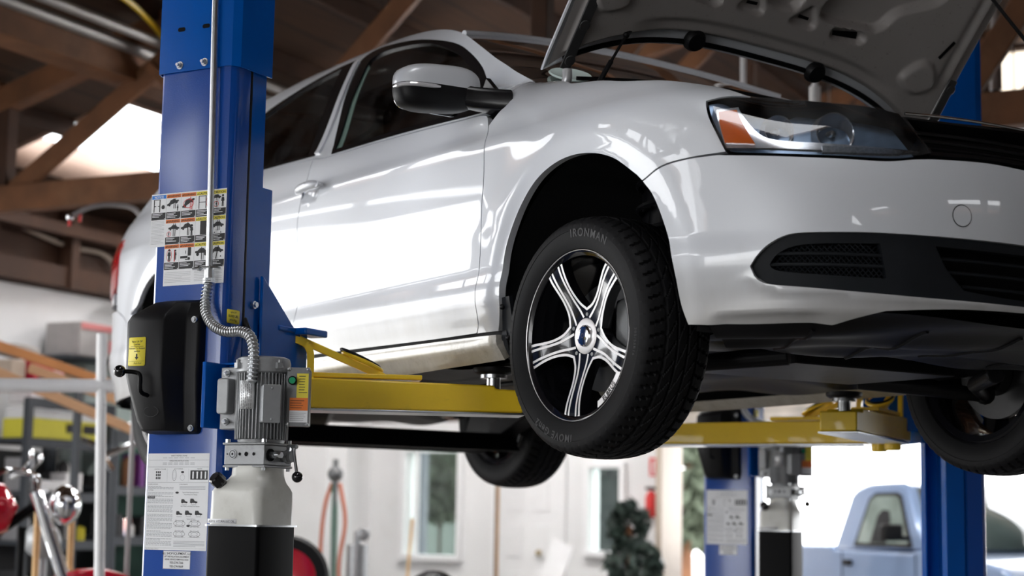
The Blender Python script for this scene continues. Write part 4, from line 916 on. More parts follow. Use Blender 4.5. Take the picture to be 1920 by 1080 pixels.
def warning_decal(parent):
    b = B(); fr = FACE(0, 0); h1, h2, h3 = .0002, .0004, .0006
    x0, x1 = -.139, .124; top = 2.214; cw = (x1-x0)/5
    quad(b, fr, x0, 2.064, x0+cw, top, 0); quad(b, fr, x0+cw, 1.952, x1, top, 0)
    rows = [['posts', 'tilt', 'redtilt', 'posts2', 'over'], [None, 'lift', 'push', 'top', 'drop'], [None, 'men', 'foot', 'wheels', 'rock']]
    for r_ in range(3):
        zt = top-.0035-r_*.0715
        for c in range(5):
            k = rows[r_][c]; xa = x0+c*cw+.0012; xb = xa+cw-.0024
            if k is None: continue
            hd = 4 if c == 0 else 2 if c < 3 else 3
            quad(b, fr, xa, zt-.0105, xb, zt, hd, h1)
            tx = 'NOTICE' if c == 0 else 'WARNING' if c < 3 else 'CAUTION'
            add_text(b, tx, .0088, fr @ Matrix.Translation(((xa+xb)/2+(.002 if c else 0), zt-.0086, h2)), 0 if c == 0 else 1, bold=.0002, align='CENTER')
            if c: poly(b, fr, [(xa+.0020, zt-.0085), (xa+.0068, zt-.0085), (xa+.0044, zt-.0030)], 1, h2)
            icon(b, fr, (xa+xb)/2, zt-.030, .043, k, 1, 5, h2)
            quad(b, fr, xa, zt-.0700, xb, zt-.0500, 1, h1)
            for q in range(3+(c+r_) % 2): quad(b, fr, xa+.003, zt-.0545-q*.0040, xa+.003+(.036-.006*((q+c) % 3)), zt-.0528-q*.0040, 0, h2)
            quad(b, fr, xb-.0035, zt-.0690, xb-.0015, zt-.0665, 0, h2)
            if c < 4: quad(b, fr, xb+.0009, zt-.070, xb+.0015, zt, 6, h1)
    for q in range(17): quad(b, fr, x0+.003, 2.136-q*.0040, x0+cw-.004-(.008 if q % 5 == 4 else 0), 2.1368-q*.0040, 6, h1)
    for q in range(7):
        for a, w_ in ((x0+cw+.004, .092), (x0+cw+.108, .096)): quad(b, fr, a, 1.9885-q*.0045, a+w_-(.03 if q % 4 == 3 else 0), 1.9893-q*.0045, 6, h1)
    d = b.obj('warning_decal', DEC, parent, ang=180); plab(d, 'white decal grid of orange, yellow and blue headed safety pictograms')
def poster(parent):
    b = B(); x0, x1, z0, z1 = -.111, .100, 1.228, 1.489; fr = FACE(0, 0); h1, h2 = .0002, .0004
    quad(b, fr, x0, z0, x1, z1, 0)
    def T(s, x, z, sz, al='LEFT', m=1): add_text(b, s, sz, fr @ Matrix.Translation((x, z, h1)), m, align=al)
    T('SAFETY INSTRUCTIONS', -.004, 1.481, .0052, 'CENTER'); T('OPERATING INSTRUCTIONS', -.004, 1.467, .0052, 'CENTER')
    for z_ in (1.4765, 1.4625, 1.4585): 
        for i in range(6): quad(b, fr, -.06+i*.019, z_, -.045+i*.019, z_+.0012, 6, h1)
    for z_ in (1.471, 1.452, 1.410): quad(b, fr, x0+.002, z_, x1-.002, z_+.0005, 1, h1)
    T('CONTROLS AT POWER', -.088, 1.445, .0038); T('LOCK TO ENGAGE', -.020, 1.446, .0036); T('ADJUSTER', .06, 1.446, .0036)
    quad(b, fr, .037, 1.418, .096, 1.443, 1, h1)
    for i in range(4): quad(b, fr, .044+i*.014, 1.421, .049+i*.014, 1.440, 0, h2)
    T('STOP', .055, 1.4365, .004, m=0); quad(b, fr, -.043, 1.412, -.0425, 1.448, 6, h1); quad(b, fr, .0305, 1.412, .031, 1.448, 6, h1)
    ring(b, fr, -.018, 1.430, .0075, .0008, 1, h1, 20, .015); ring(b, fr, -.018, 1.430, .0045, .0005, 6, h1, 16, .010); ring(b, fr, .010, 1.424, .008, .0007, 6, h1); disc(b, fr, .010, 1.4385, .0055, 1, h1, 14, .003)
    for k in range(9): quad(b, fr, -.082+(k % 3)*.006, 1.419+(k//3)*.008, -.078+(k % 3)*.006, 1.425+(k//3)*.008, 1, h1)
    for s_, x_, z_ in (('1. RAISE LOADING', x0+.003, 1.404), ('2. LIFTING', x0+.003, 1.388), ('2. UNLOADING', .0, 1.404)): T(s_, x_, z_, .0042)
    rr = random.Random(3)
    for q in range(47):
        z_ = 1.399-q*.00345
        if q in (3, 4, 9, 14, 21, 34, 40): continue
        w_ = .089 if q % 7 else .05; x_ = x0+.004
        while x_ < x0+w_: l_ = rr.uniform(.004, .012); quad(b, fr, x_, z_, min(x_+l_, x0+w_+.003), z_+.0013, 6, h1); x_ += l_+.0015
    quad(b, fr, x0+.003, 1.3665, x0+.029, 1.3735, 1, h1); T('WARNING', x0+.0055, 1.3682, .0052, m=0)
    for z_, n_ in ((1.399, 1), (1.3955, 1), (1.392, 1)): quad(b, fr, .002, z_, .09, z_+.0012, 6, h1)
    disc(b, fr, -.006, 1.383, .006, 1, h1, 14, .003); disc(b, fr, .036, 1.294, .006, 1, h1, 14, .003)
    T('Typical Wheel Spotting Positions', .012, 1.3825, .0042); T('Front Wheel Drive Vehicles', .018, 1.3765, .0040); T('Rear Wheel or 4 Wheel Drive Vehicles', .008, 1.345, .0040); T('Typical Lift Points', .03, 1.311, .0042)
    truckp = [(-.5, -.12), (-.5, .1), (-.45, .38), (-.05, .38), (.12, .12), (.5, .02), (.5, -.12), (.4, -.12), (.3, -.2), (.2, -.12), (-.2, -.12), (-.3, -.2), (-.4, -.12)]
    for x_, z_, s_ in ((.020, 1.358, .022), (.052, 1.3585, .025), (.004, 1.326, .021), (.036, 1.3265, .025), (.070, 1.3265, .025)): poly(b, fr, [(x_+px_*s_, z_+py_*s_*.9) for px_, py_ in truckp], 1, h1); quad(b, fr, x_-.009, z_-.0085, x_+.009, z_-.0072, 6, h1)
    for x_ in (.006, .058):
        for z_ in (1.300, 1.272): quad(b, fr, x_-.021, z_-.0095, x_+.021, z_-.009, 6, h1); ring(b, fr, x_, z_, .020, .0009, 1, h1, 24, .0085); ring(b, fr, x_, z_, .011, .0007, 1, h1, 16, .0055); [ring(b, fr, x_+dx, z_+dz, .003, .0007, 1, h1, 8) for dx in (-.012, .012) for dz in (-.007, .007)]
    for q in range(5): quad(b, fr, -.012, 1.252-q*.0035, .094-(.03 if q == 4 else 0), 1.2532-q*.0035, 6, h1)
    quad(b, fr, x0+.002, 1.2335, x1-.002, 1.2338, 1, h1); T('Keep with machine at all times', x0+.003, 1.2295, .0036)
    d = b.obj('instruction_poster', DEC, parent, ang=180); plab(d, 'tall white instruction sheet with small diagrams')
    b = B(); quad(b, fr, -.045, 1.178, .048, 1.2265, 0)
    for a, c, e, f_ in ((-.0445, 1.1785, .0475, 1.179), (-.0445, 1.2255, .0475, 1.226), (-.0445, 1.1785, -.044, 1.226), (.047, 1.1785, .0475, 1.226)): quad(b, fr, a, c, e, f_, 1, h1)
    for s_, z_, sz in (('ALL SHOP EQUIPMENT, LLC', 1.2165, .0088), ('LIFT INSTALLATION, EQUIPMENT', 1.2090, .0062), ('REPAIR, SERVICE, REMOVALS, SALES', 1.2015, .0056), ('930-274-7266', 1.1920, .0090), ('930-274-9669', 1.1820, .0090)):
        add_text(b, s_, sz, fr @ Matrix.Translation((.0015, z_, h1)), 1, align='CENTER', bold=.0001, spacing=.92)
    d = b.obj('installer_label', DEC, parent, ang=180); plab(d, 'small white label with company name and phone numbers')
def lift_post(label, O, rz, cover=True, decals=True, carriage=True, group='blue lift columns', H=3.66):
    t = thing("two_post_lift", label, 'vehicle lift', (O[0], O[1], 0), rz, group)
    w = CW/2
    b = B()  # formed outer channel: back face, bevels, sides; open towards the car
    outer = [(-w+.0, .02), (-w+.012, .004), (-w+.02, 0), (w-.026, 0), (w-.014, .004), (w-.004, .014), (w, .024), (w, .078), (w-.006, .078), (w-.006, .026), (w-.02, .010), (-w+.02, .010), (-w+.008, .026), (-w+.008, .078), (-w, .078)]
    b.prism(outer, .0, H); b.obj('column', BLUE, t, ang=25, bevel=0)
    b = B(); inn = [(-w+.004, .088), (w-.004, .088), (w-.004, .155), (w-.05, .155), (w-.05, .149), (w-.012, .149), (w-.012, .094), (-w+.012, .094), (-w+.012, .149), (-w+.05, .149), (-w+.05, .155), (-w+.004, .155)]
    b.prism(inn, .0, H-.03); b.box((0, .082, H/2), (CW-.03, .014, H-.06)); b.obj('column_track', BLUEG, t, ang=25)
    b = B(); b.tube([(w-.010, .083, .2), (w-.010, .083, H-.06)], .0045, 8); b.obj('black_cable', BLACKP, t)
    b = B(); b.box((0, .08, .012), (.46, .40, .024))
    for sx_ in (-1, 1):
        for sy_ in (-1, 1): b.cyl((sx_*.19, .08+sy_*.16, .024), (sx_*.19, .08+sy_*.16, .06), .014, 6)
    b.obj('base_plate', BLUEG, t, bevel=.003)
    # extension sleeve
    e = .008; b = B(); sl = [(-w-e, .165), (-w-e, .02), (-w-e+.014, .0-e), (w-.022, -e), (w-.008, -e+.006), (w+e, .02), (w+e, .165), (w+e-.004, .165), (w+e-.004, .022), (w-.010, -e+.012), (w-.024, -e+.004), (-w-e+.016, -e+.004), (-w-e+.004, .022), (-w-e+.004, .165)]
    if H > 3.5: b.prism(sl, 2.558, 4.02); b.obj('extension_sleeve', BLUEG, t, ang=25)
    for x_ in ((-.051, .036) if H > 3.5 else ()):
        b = B(); b.cyl((x_, -e, 2.576), (x_, -e-.003, 2.576), .0115, 20); b.cyl((x_, -e-.003, 2.576), (x_, -e-.010, 2.576), .0078, 6); b.cyl((x_, -e-.010, 2.576), (x_, -e-.017, 2.576), .0045, 12); b.obj('bolt', STEEL, t)
        b = B(); fr = FACE(x_, 2.680, -e-.0006); b.prism(rrect(.026, .012, .0058, 5), 0, .0006, fr); b.obj('slot', BLACK, t)
    # weld dots and side bolt
    b = B()
    for k in range(9): b.sphere((w+.0005, .028, 1.80+k*.018), .0016, 6)
    b.obj('weld_dots', BLUEG, t)
    b = B(); b.cyl((w-.004, .128, 1.905), (w+.004, .128, 1.905), .011, 16); b.cyl((w+.004, .128, 1.905), (w+.011, .128, 1.905), .008, 6); b.obj('hose_clamp_bolt', STEEL, t)
    if decals:
        warning_decal(t); poster(t)
        b = B(); fr = FR((0, 1, 0), (0, 0, 1), (1, 0, 0), (w+.0007, .034, 1.862)); fr = FR((0, 1, 0), (0, 0, 1), (1, 0, 0), (w+.0007, .036, 1.862))
        b.prism(rrect(.056, .038, .004), 0, .0004, fr, m=3); add_text(b, 'CAPACITY', .0060, fr @ Matrix.Translation((0, .0095, .0006)), 1, align='CENTER')
        add_text(b, '10,000 LBS.', .0096, fr @ Matrix.Translation((0, -.002, .0006)), 1, align='CENTER', bold=.0002); add_text(b, '(4536 Kg.)', .0078, fr @ Matrix.Translation((0, -.0125, .0006)), 1, align='CENTER', bold=.0001)
        plab(b.obj('capacity_label', DEC, t, ang=180), 'yellow capacity label')
    if cover:
        # black latch cover: faceted hood tapering towards the bottom
        rows = [(1.908, -.080, .066, .012), (1.900, -.084, .070, .050), (1.862, -.128, .070, .098), (1.842, -.138, .070, .108), (1.700, -.137, .070, .108), (1.660, -.128, .070, .100), (1.575, -.108, .070, .082), (1.548, -.098, .066, .072), (1.541, -.090, .060, .040)]
        b = B(); sec = []
        for z_, xl, xr, d_ in rows:
            d2 = min(d_, .105); P_ = [(xl+.001, 0), (xl, -d2*.62), (xl+.012, -d2*.90), (xl+.030, -d2), (xr-.085+.0, -d2), (xr-.066, -d2*.93), (xr-.052, -d2*.60), (xr-.040, -d2*.34), (xr-.006, -d2*.30), (xr, -d2*.24), (xr, 0)]
            sec.append([(x_, y_, z_) for x_, y_ in P_])
        n = len(sec[0]); vs = sum(sec, []); fs = [(i*n+j, i*n+j+1, (i+1)*n+j+1, (i+1)*n+j) for i in range(len(sec)-1) for j in range(n-1)]
        fs += [tuple(range(n)), tuple(range(len(vs)-n, len(vs)))[::-1]]; b.add(vs, fs); cv = b.obj('latch_cover', BLACKP, t, ang=50, bevel=.004, seg=2, merge=True)
        plab(cv, 'black faceted plastic latch cover')
        for x_, z_, d_ in ((.057, 1.850, .033), (.052, 1.556, .024)):
            b = B(); b.cyl((x_, -d_, z_), (x_, -d_-.004, z_), .009, 16, m=0); b.cyl((x_, -d_-.004, z_), (x_, -d_-.009, z_), .006, 6); b.obj('cover_screw', STEEL, cv)
        b = B(); fr = FR((1, 0, 0), (0, 0, 1), (0, -1, 0), (-.078, -.1058, 1.760)); b.prism(rrect(.058, .078, .004), -.001, .0006, fr, m=3)
        for s_, z_ in (('Raise Lift Off', .028), ('Latches', .0205), ('Actuate To Release', .0095), ('Latches', .002)): add_text(b, s_, .0068, fr @ Matrix.Translation((0, z_-.003, .0008)), 1, align='CENTER', bold=.0001)
        quad(b, fr, -.022, .0135, .022, .0142, 1, .0008); quad(b, fr, -.027, -.0265, .027, -.0261, 1, .0008); poly(b, fr, [(-.0025, -.006), (.0025, -.006), (.0025, -.015), (.0065, -.015), (0, -.023), (-.0065, -.015), (-.0025, -.015)], 1, .0008)
        add_text(b, 'Push Rod', .0068, fr @ Matrix.Translation((.004, -.034, .0008)), 1, align='CENTER'); plab(b.obj('latch_label', DEC, cv, ang=180), 'yellow label with down arrow')
        b = B(); ring(b, FR((1, 0, 0), (0, 0, 1), (0, -1, 0), (-.035, -.0895, 1.598)), 0, 0, .026, .002, 0, 0, 30, .015); b.obj('cover_emblem_ring', BLACKP, cv)
        b = B(); b.tube(cr([(-.035, -.105, 1.640), (-.035, -.135, 1.650), (-.036, -.138, 1.690), (-.050, -.142, 1.700), (-.075, -.160, 1.702)], 5), .006, 8); b.obj('release_handle', BLACK, cv)
        b = B(); b.sphere((-.083, -.166, 1.702), .0165, 20); b.obj('handle_knob', mat('black_knob', (.006, .006, .007), .08, 0, .02, coat=.6), cv)
    if carriage:
        cz = 1.62
        b = B(); b.prism([(-.105, .10), (.105, .10), (.105, .235), (-.105, .235)], cz+.05, 2.25); b.obj('carriage', BLUEG, t, bevel=.004)
        b = B()
        for sx_ in (-1, 1):
            X0 = sx_*(w+.006); fr = FR((0, 1, 0), (0, 0, 1), (1, 0, 0), (0, 0, 0)); b.prism([(.150, 1.99), (.150, 1.67), (.375, 1.67), (.375, 1.845), (.32, 1.857), (.305, 1.862), (.16, 1.985)], min(X0-.005, X0+.005), max(X0-.005, X0+.005), fr)
        b.box((0, .305, 1.852), (CW+.03, .15, .016)); b.box((0, .24, 1.74), (CW, .016, .22)); b.box((w+.020, .365, 1.850), (.06, .11, .020))
        b.obj('carriage_gusset', BLUEG, t, bevel=.004)
        return t
    return t
NC = (-.8238, -1.5905); RZ = R(27)
def loc2w(O, rz, p): return Vector((O[0]+p[0]*math.cos(rz)-p[1]*math.sin(rz), O[1]+p[0]*math.sin(rz)+p[1]*math.cos(rz), p[2]))
nearc = lift_post('near blue lift column covered with warning decals, in front of the saloon', NC, RZ)
farc = lift_post('blue lift column rising behind the far front wheel', (NC[0], -NC[1]), math.pi-RZ, decals=False)
T2 = (-2.03, 3.76)
secc = lift_post('second lift column with white sheet, left of the pickup', (NC[0]+T2[0], NC[1]+T2[1]), RZ, carriage=False, H=3.25)
# swing arms (pinned to the carriage, each swings on its own)
def swing_arm(label, piv, pad, zt, L2=.08, guard=True, W_=.125, H_=.088, padz=None, zpad=1.765, gz=.0, side=1):
    d = Vector((pad[0]-piv[0], pad[1]-piv[1], 0)); L = d.length; az = math.atan2(d.y, d.x)
    t = thing('swing_arm', label, 'lift arm', (piv[0], piv[1], zt-H_/2), az, 'yellow lift arms')
    b = B(); fr = FR((1, 0, 0), (0, 0, 1), (0, -1, 0), (0, 0, 0)); h = H_/2; E_ = L+L2
    prof = [(.02, -h), (.02, h), (E_-.085, h-.010), (E_-.080, h-.020), (E_, h-.022), (E_, -h)] if True else None
    b.prism(prof, -W_/2, W_/2, fr); b.obj('arm_tube', YELLOW, t, bevel=.005)
    b = B(); b.box((E_/2+.02, 0, -h-.004), (E_*.96, W_+.010, .006)); b.obj('arm_runner', STEEL, t, bevel=.001)
    b = B(); b.box((.25, 0, h+.008), (.32, W_*.8, .014)); b.obj('top_stiffener', YELLOW, t, bevel=.003)
    b = B(); b.cyl((0, 0, -h-.03), (0, 0, h+.05), .03, 24); b.box((.03, 0, 0), (.10, W_, H_*.96)); b.obj('pivot_block', YELLOW, t, bevel=.006)
    b = B(); zr = zpad-(zt-H_/2); b.cyl((L, 0, -h+.02), (L, 0, zr-.028), .021, 24); b.cyl((L, 0, zr-.030), (L, 0, zr-.020), .040, 24); b.obj('pad_screw', STEEL, t)
    b = B(); b.lathe([(0, -.020), (.046, -.020), (.058, -.014), (.061, -.008), (.061, 0), (.050, .002), (0, .002)], 32, Matrix.Translation((L, 0, zr))); b.obj('rubber_pad', BLACKP, t)
    if guard:
        b = B(); pts = cr([(.088, side*.050, h-.02), (.088, side*.050, h+.050), (.084, side*.050, h+.078), (.068, side*.050, h+.098), (.03, side*.048, h+.110), (-.03, side*.04, h+.114)], 5); 
        prof_ = []
        for i in range(len(pts)-1): b.bar(pts[i], pts[i+1]+(pts[i+1]-pts[i])*.12, .020, .016, up=(0, 1, 0))
        b.obj('toe_guard', YELLOW, t); b = B(); b.bar((.02, side*.030, h+.124), (.30, side*.030, h+.008), .020, .020, up=(0, 1, 0)); b.obj('guard_bar', YELLOW, t, bevel=.002)
        b = B(); q = [(.232+.056*math.cos(a), side*.010+.045*math.sin(a), h+.062-.45*(.056*math.cos(a))) for a in np.linspace(0, 2*math.pi, 33)[:-1]]; b.tube(q, .0045, 8, closed=True, m=0); q = [(x_+.006, y_, z_-.010) for x_, y_, z_ in q]; b.tube(q, .0065, 8, closed=True, m=1); b.obj('guard_ring', [BLACKP, YELLOW], t)
    return t
pv = loc2w(NC, RZ, (.075, .335, 0)); pv2 = loc2w(NC, RZ, (-.075, .335, 0))
swing_arm('near yellow lift arm with toe guard, reaching to the pad behind the front wheel', (pv.x, pv.y), (-.63, -.70), 1.72, side=-1)
swing_arm('yellow lift arm reaching back under the near rear sill', (pv2.x, pv2.y), (-2.10, -.70), 1.72, guard=False)
fv = (pv.x, -pv.y); fv2 = (pv2.x, -pv2.y)
swing_arm('short yellow lift arm ending in a rubber pad under the engine side', fv, (-.56, .66), 1.720, side=1)
swing_arm('long yellow lift arm crossing in front of the second column', fv2, (-2.10, .70), 1.720, side=-1)
# conduit down the near column with flexible whip to the motor
def conduit(post):
    t = post
    b = B(); b.tube([(.070, -.024, 4.0 if post is nearc else 3.2), (.074 if post is not nearc else .078, -.024, 2.7), (.092, -.024, 1.965)], .0095, 16); b.obj('rigid_pipe', STEEL, t)
    b = B(); b.cyl((.092, -.024, 1.985), (.093, -.024, 1.955), .0135, 20); b.cyl((.093, -.024, 1.962), (.093, -.024, 1.950), .0165, 6); b.obj('connector', STEEL, t)
    b = B(); b.tube([(.072, -.03, 1.992), (.078, -.037, 1.992), (.092, -.0365, 1.992), (.106, -.037, 1.992), (.113, -.024, 1.992), (.113, -.004, 1.992)], .0028, 6); b.cyl((.04, -.030, 1.990), (.075, -.030, 1.990), .0028, 8); b.cyl((.060, -.030, 1.990), (.066, -.030, 1.990), .008, 6); b.obj('pipe_clamp', STEEL, t)
    path = cr([(.093, -.026, 1.955), (.092, -.034, 1.90), (.108, -.050, 1.862), (.152, -.070, 1.825), (.205, -.085, 1.806), (.262, -.098, 1.803), (.305, -.112, 1.787), (.325, -.122, 1.752), (.328, -.125, 1.715), (.325, -.125, 1.665)], 18)
    # dense helical ribs
    L = [0]
    for a, c in zip(path, path[1:]): L.append(L[-1]+(c-a).length)
    N_ = int(L[-1]/.00115); S_ = np.linspace(0, L[-1], N_); pp = [Vector((float(np.interp(s, L, [q[i] for q in path])) for i in range(3))) for s in S_]
    rr = [.0125+.0026*math.cos(2*math.pi*s/.0105) for s in S_]; b = B(); b.tube(pp, rr, 14); b.obj('flexible_whip', STEEL, t, ang=180)
    return t
conduit(nearc); conduit(secc)
b = B(); q = [Vector(p_) for p_ in ((.125, .082, 2.6), (.125, .082, 1.90), (.130, .088, 1.86), (.17, .085, 1.78), (.21, .06, 1.66), (.24, .0, 1.55))]; b.tube(cr(q, 8), .0095, 12); b.obj('hydraulic_hose', BLACKP, nearc)
# hydraulic power unit
def power_unit(O, rz, label):
    t = thing('power_unit', label, 'hydraulic pump', (O[0], O[1], 0), rz, 'pump units on the lift columns')
    cx, cy = .290, -.058; mx_, my_ = .303, -.046
    def tankprof(z0, z1, a, r_, rows=None): return None
    b = B(); fr = Matrix.Translation((cx, cy, 0)); b.prism(rrect(.166, .166, .012, 4), .99, 1.298, fr); b.obj('lower_tank', BLACK, t, bevel=.003)
    b = B(); b.prism(rrect(.176, .176, .012, 4), 1.296, 1.3005, fr); b.obj('tank_flange', STEEL, t)
    # moulded white reservoir with sloped shoulders
    b = B(); secs = [(1.3005, .164, .022, 0, 0), (1.385, .162, .024, 0, 0), (1.398, .154, .03, 0, 0), (1.408, .138, .036, .004, .004), (1.418, .126, .036, .008, .006), (1.428, .118, .036, .010, .008), (1.452, .116, .036, .010, .008)]
    ss_ = [[(cx+ox+x_, cy+oy+y_, z_) for x_, y_ in rrect(s_, s_, r_, 6)] for z_, s_, r_, ox, oy in secs]; n = len(ss_[0]); vs = sum(ss_, []); b.add(vs, [(i*n+j, i*n+(j+1) % n, (i+1)*n+(j+1) % n, (i+1)*n+j) for i in range(len(ss_)-1) for j in range(n)]+[tuple(range(n))[::-1], tuple(range(len(vs)-n, len(vs)))])
    tk = b.obj('reservoir', mat('translucent_white_tank', (.66, .66, .62), .35, 0, .1, 9, coat=.2, dirt=((.32, .30, .24), 7, .52, .8, .5)), t, ang=50); plab(tk, 'cloudy white plastic reservoir')
    b = B(); fr2 = FR((1, 0, 0), (0, 0, 1), (0, -1, 0), (cx-.078, cy-.0826, 1.303)); b.prism([(0, 0), (.092, 0), (.092, .0115), (0, .0115)], 0, .0004, fr2, m=0); add_text(b, 'AW32 HYDRAULIC OIL', .0080, fr2 @ Matrix.Translation((.045, .0028, .0006)), 1, align='CENTER', bold=.0001); b.obj('oil_label', [WHITEP, INK], tk, ang=180)
    b = B(); fr3 = Matrix.Translation((cx-.048, cy-.070, 1.405)) @ Matrix.Rotation(R(52), 4, 'X') @ Matrix.Rotation(R(-14), 4, 'Y')
    vs = []; nn = 48
    for r_, h_ in ((.0, .030), (.014, .030), (.0175, .027), (.0185, .020), (.0185, .004), (.015, .0), (.013, -.02)):
        for k in range(nn): a = 2*math.pi*k/nn; q = r_*(1+.05*math.cos(8*a) if r_ > .016 else 1); vs.append(fr3 @ Vector((q*math.cos(a), q*math.sin(a), h_)))
    b.add(vs, [(i*nn+k, i*nn+(k+1) % nn, (i+1)*nn+(k+1) % nn, (i+1)*nn+k) for i in range(6) for k in range(nn)]); b.obj('filler_cap', mat('glossy_black_cap', (.008, .008, .01), .12, 0, .05, coat=.5), tk)
    # pump block
    b = B(); b.box((mx_-.008, my_, 1.480), (.128, .120, .052)); b.box((mx_-.008, my_, 1.509), (.136, .128, .006)); b.box((mx_-.008, my_, 1.4505), (.134, .124, .006))
    blk = b.obj('pump_block', ALU, t, bevel=.002)
    b = B(); fy = my_-.0605
    b.cyl((mx_-.044, fy, 1.482), (mx_-.044, fy-.002, 1.482), .0125, 24, m=0); ring(b, FR((1, 0, 0), (0, 0, 1), (0, -1, 0), (mx_-.044, fy-.0023, 1.482)), 0, 0, .0095, .0015, 1); disc(b, FR((1, 0, 0), (0, 0, 1), (0, -1, 0), (mx_-.044, fy-.0024, 1.482)), 0, 0, .003, 1); b.obj('port_plug', [STEEL, BLACK], blk)
    b = B()
    for x_, r_ in ((-.062, .002), (-.022, .004), (-.001, .006), (.023, .0045)): disc(b, FR((1, 0, 0), (0, 0, 1), (0, -1, 0), (mx_+x_, fy-.0004, 1.482)), 0, 0, r_, 0)
    b.obj('port_holes', BLACK, blk)
    for sx_, sy_ in ((-1, -1), (1, -1), (1, 1), (-1, 1)):
        b = B(); b.cyl((mx_-.008+sx_*.058, my_+sy_*.054, 1.512), (mx_-.008+sx_*.058, my_+sy_*.054, 1.521), .0065, 12); b.cyl((mx_-.008+sx_*.058, my_+sy_*.054, 1.440), (mx_-.008+sx_*.058, my_+sy_*.054, 1.4475), .005, 6); b.obj('block_bolt', STEEL, blk)
    fx = mx_-.008+.064
    b = B(); b.cyl((fx, my_-.035, 1.480), (fx+.004, my_-.035, 1.480), .016, 20, m=1); b.cyl((fx+.003, my_-.035, 1.480), (fx+.016, my_-.035, 1.480), .0095, 6, m=0); b.cyl((fx+.016, my_-.035, 1.480), (fx+.034, my_-.035, 1.480), .006, 12, m=0); b.cyl((fx+.030, my_-.035, 1.480), (fx+.037, my_-.035, 1.480), .0085, 6, m=0); b.obj('relief_valve', [STEEL, BLACK], blk)
    b = B(); b.cyl((fx, my_+.022, 1.478), (fx+.030, my_+.022, 1.478), .015, 14); b.cyl((fx+.012, my_+.022, 1.478), (fx+.022, my_+.022, 1.478), .019, 8); b.obj('release_valve', ALUD, blk)
    b = B(); p_ = Vector((fx+.026, my_+.022, 1.502)); b.cyl(p_-Vector((.012, 0, 0)), p_+Vector((.018, .0, .002)), .006, 10); q_ = p_+Vector((.030, -.012, -.077)); b.tube(cr([p_+Vector((.010, 0, 0)), p_+Vector((.012, -.003, -.018)), q_], 5), .0042, 10); b.cyl((fx+.02, my_+.022, 1.475), p_, .006, 8); lv = b.obj('lowering_lever', STEEL, blk)
    b = B(); b.sphere(tuple(q_), .0145, 20); b.obj('lever_knob', mat('black_knob', (.006, .006, .007), .08, 0, .02, coat=.6), lv)
    # finned motor
    b = B(); b.lathe([(.0, 1.512), (.060, 1.512), (.062, 1.520), (.058, 1.522), (.058, 1.690), (.066, 1.692), (.071, 1.697), (.0715, 1.722), (.068, 1.733), (.060, 1.737), (0, 1.738)], 64, Matrix.Translation((mx_, my_, 0)))
    mt = b.obj('motor', ALU, t, ang=40)
    b = B()
    for k in range(44):
        a = 2*math.pi*k/44; c_, s_ = math.cos(a), math.sin(a); b.box((mx_+.0635*c_, my_+.0635*s_, 1.607), (.013, .0028, .172), Matrix.Rotation(a, 3, 'Z'))
    o = b.obj('cooling_fins', ALU, mt, bevel=.0008, seg=1)
    for a in (R(-118), R(-20)):
        b = B(); c_, s_ = math.cos(a), math.sin(a); b.box((mx_+.074*c_, my_+.074*s_, 1.712), (.012, .020, .016), Matrix.Rotation(a, 3, 'Z')); b.cyl((mx_+.074*c_, my_+.074*s_, 1.705), (mx_+.074*c_, my_+.074*s_, 1.728), .005, 8); b.obj('housing_lug', ALU, mt, bevel=.001)
    a = R(-88); fr4 = FR((-math.sin(a), math.cos(a), 0), (0, 0, 1), (math.cos(a), math.sin(a), 0), (mx_+.0715*math.cos(a), my_+.0715*math.sin(a), 1.640))
    b = B(); b.prism([(-.0215, -.042), (.0215, -.042), (.0215, .032), (-.0215, .032)], -.004, .0006, fr4, m=0)
    for c in range(6):
        rr = random.Random(c); y_ = .022
        while y_ > -.038: l_ = rr.uniform(.003, .009); quad(b, fr4, -.017+c*.0060, y_-l_, -.0155+c*.0060, y_, 1, .0008); y_ -= l_+.002
    ring(b, fr4, .012, .027, .0035, .001, 1, .0008); ring(b, fr4, -.012, .027, .0035, .0008, 1, .0008); plab(b.obj('rating_plate', [mat('plate_silver', (.62, .63, .64), .35, .4, .03), INK], mt, ang=180), 'silver rating plate')
    # capacitor housing on the column side
    b = B(); fr5 = FR((1, 0, 0), (0, 0, 1), (0, -1, 0), (.2165, -.075, 1.640)); b.prism([(-.030, -.092), (.026, -.092), (.026, .072), (-.030, .072)], -.05, .0, fr5); cb = b.obj('mounting_plate', ALU, t, bevel=.003)
    b = B(); b.prism(rrect(.036, .094, .008, 3), 0, .030, fr5 @ Matrix.Translation((-.001, -.006, 0))); b.obj('capacitor_housing', ALU, cb, bevel=.003)
    for z_ in (.056, -.072):
        b = B(); p0 = fr5 @ Vector((-.008, z_, .0)); b.cyl(p0, p0+Vector((0, -.005, 0)), .010, 16); b.cyl(p0, p0+Vector((0, -.013, 0)), .007, 6); b.tube([p0+Vector((0, -.01, 0)), p0+Vector((.018, -.022, .0))], .0042, 8); b.obj('mounting_bolt', STEEL, cb)
    # junction box with conduit entry
    a = R(-41); fr6 = FR((-math.sin(a), math.cos(a), 0), (0, 0, 1), (math.cos(a), math.sin(a), 0), (mx_+.070*math.cos(a), my_+.070*math.sin(a), 1.610))
    b = B(); b.prism(rrect(.044, .096, .004, 3), -.006, .038, fr6); jb = b.obj('junction_box', mat('box_steel', (.40, .415, .43), .4, .6, .08, 30), t, bevel=.002)
    b = B(); b.prism(rrect(.047, .099, .004, 3), .038, .041, fr6)
    for z_ in (.040, -.040): p0 = fr6 @ Vector((0, z_, .041)); b.sphere(tuple(p0), .0035, 8)
    b.obj('box_lid', mat('box_steel', (.40, .415, .43), .4, .6, .08, 30), jb, bevel=.001)
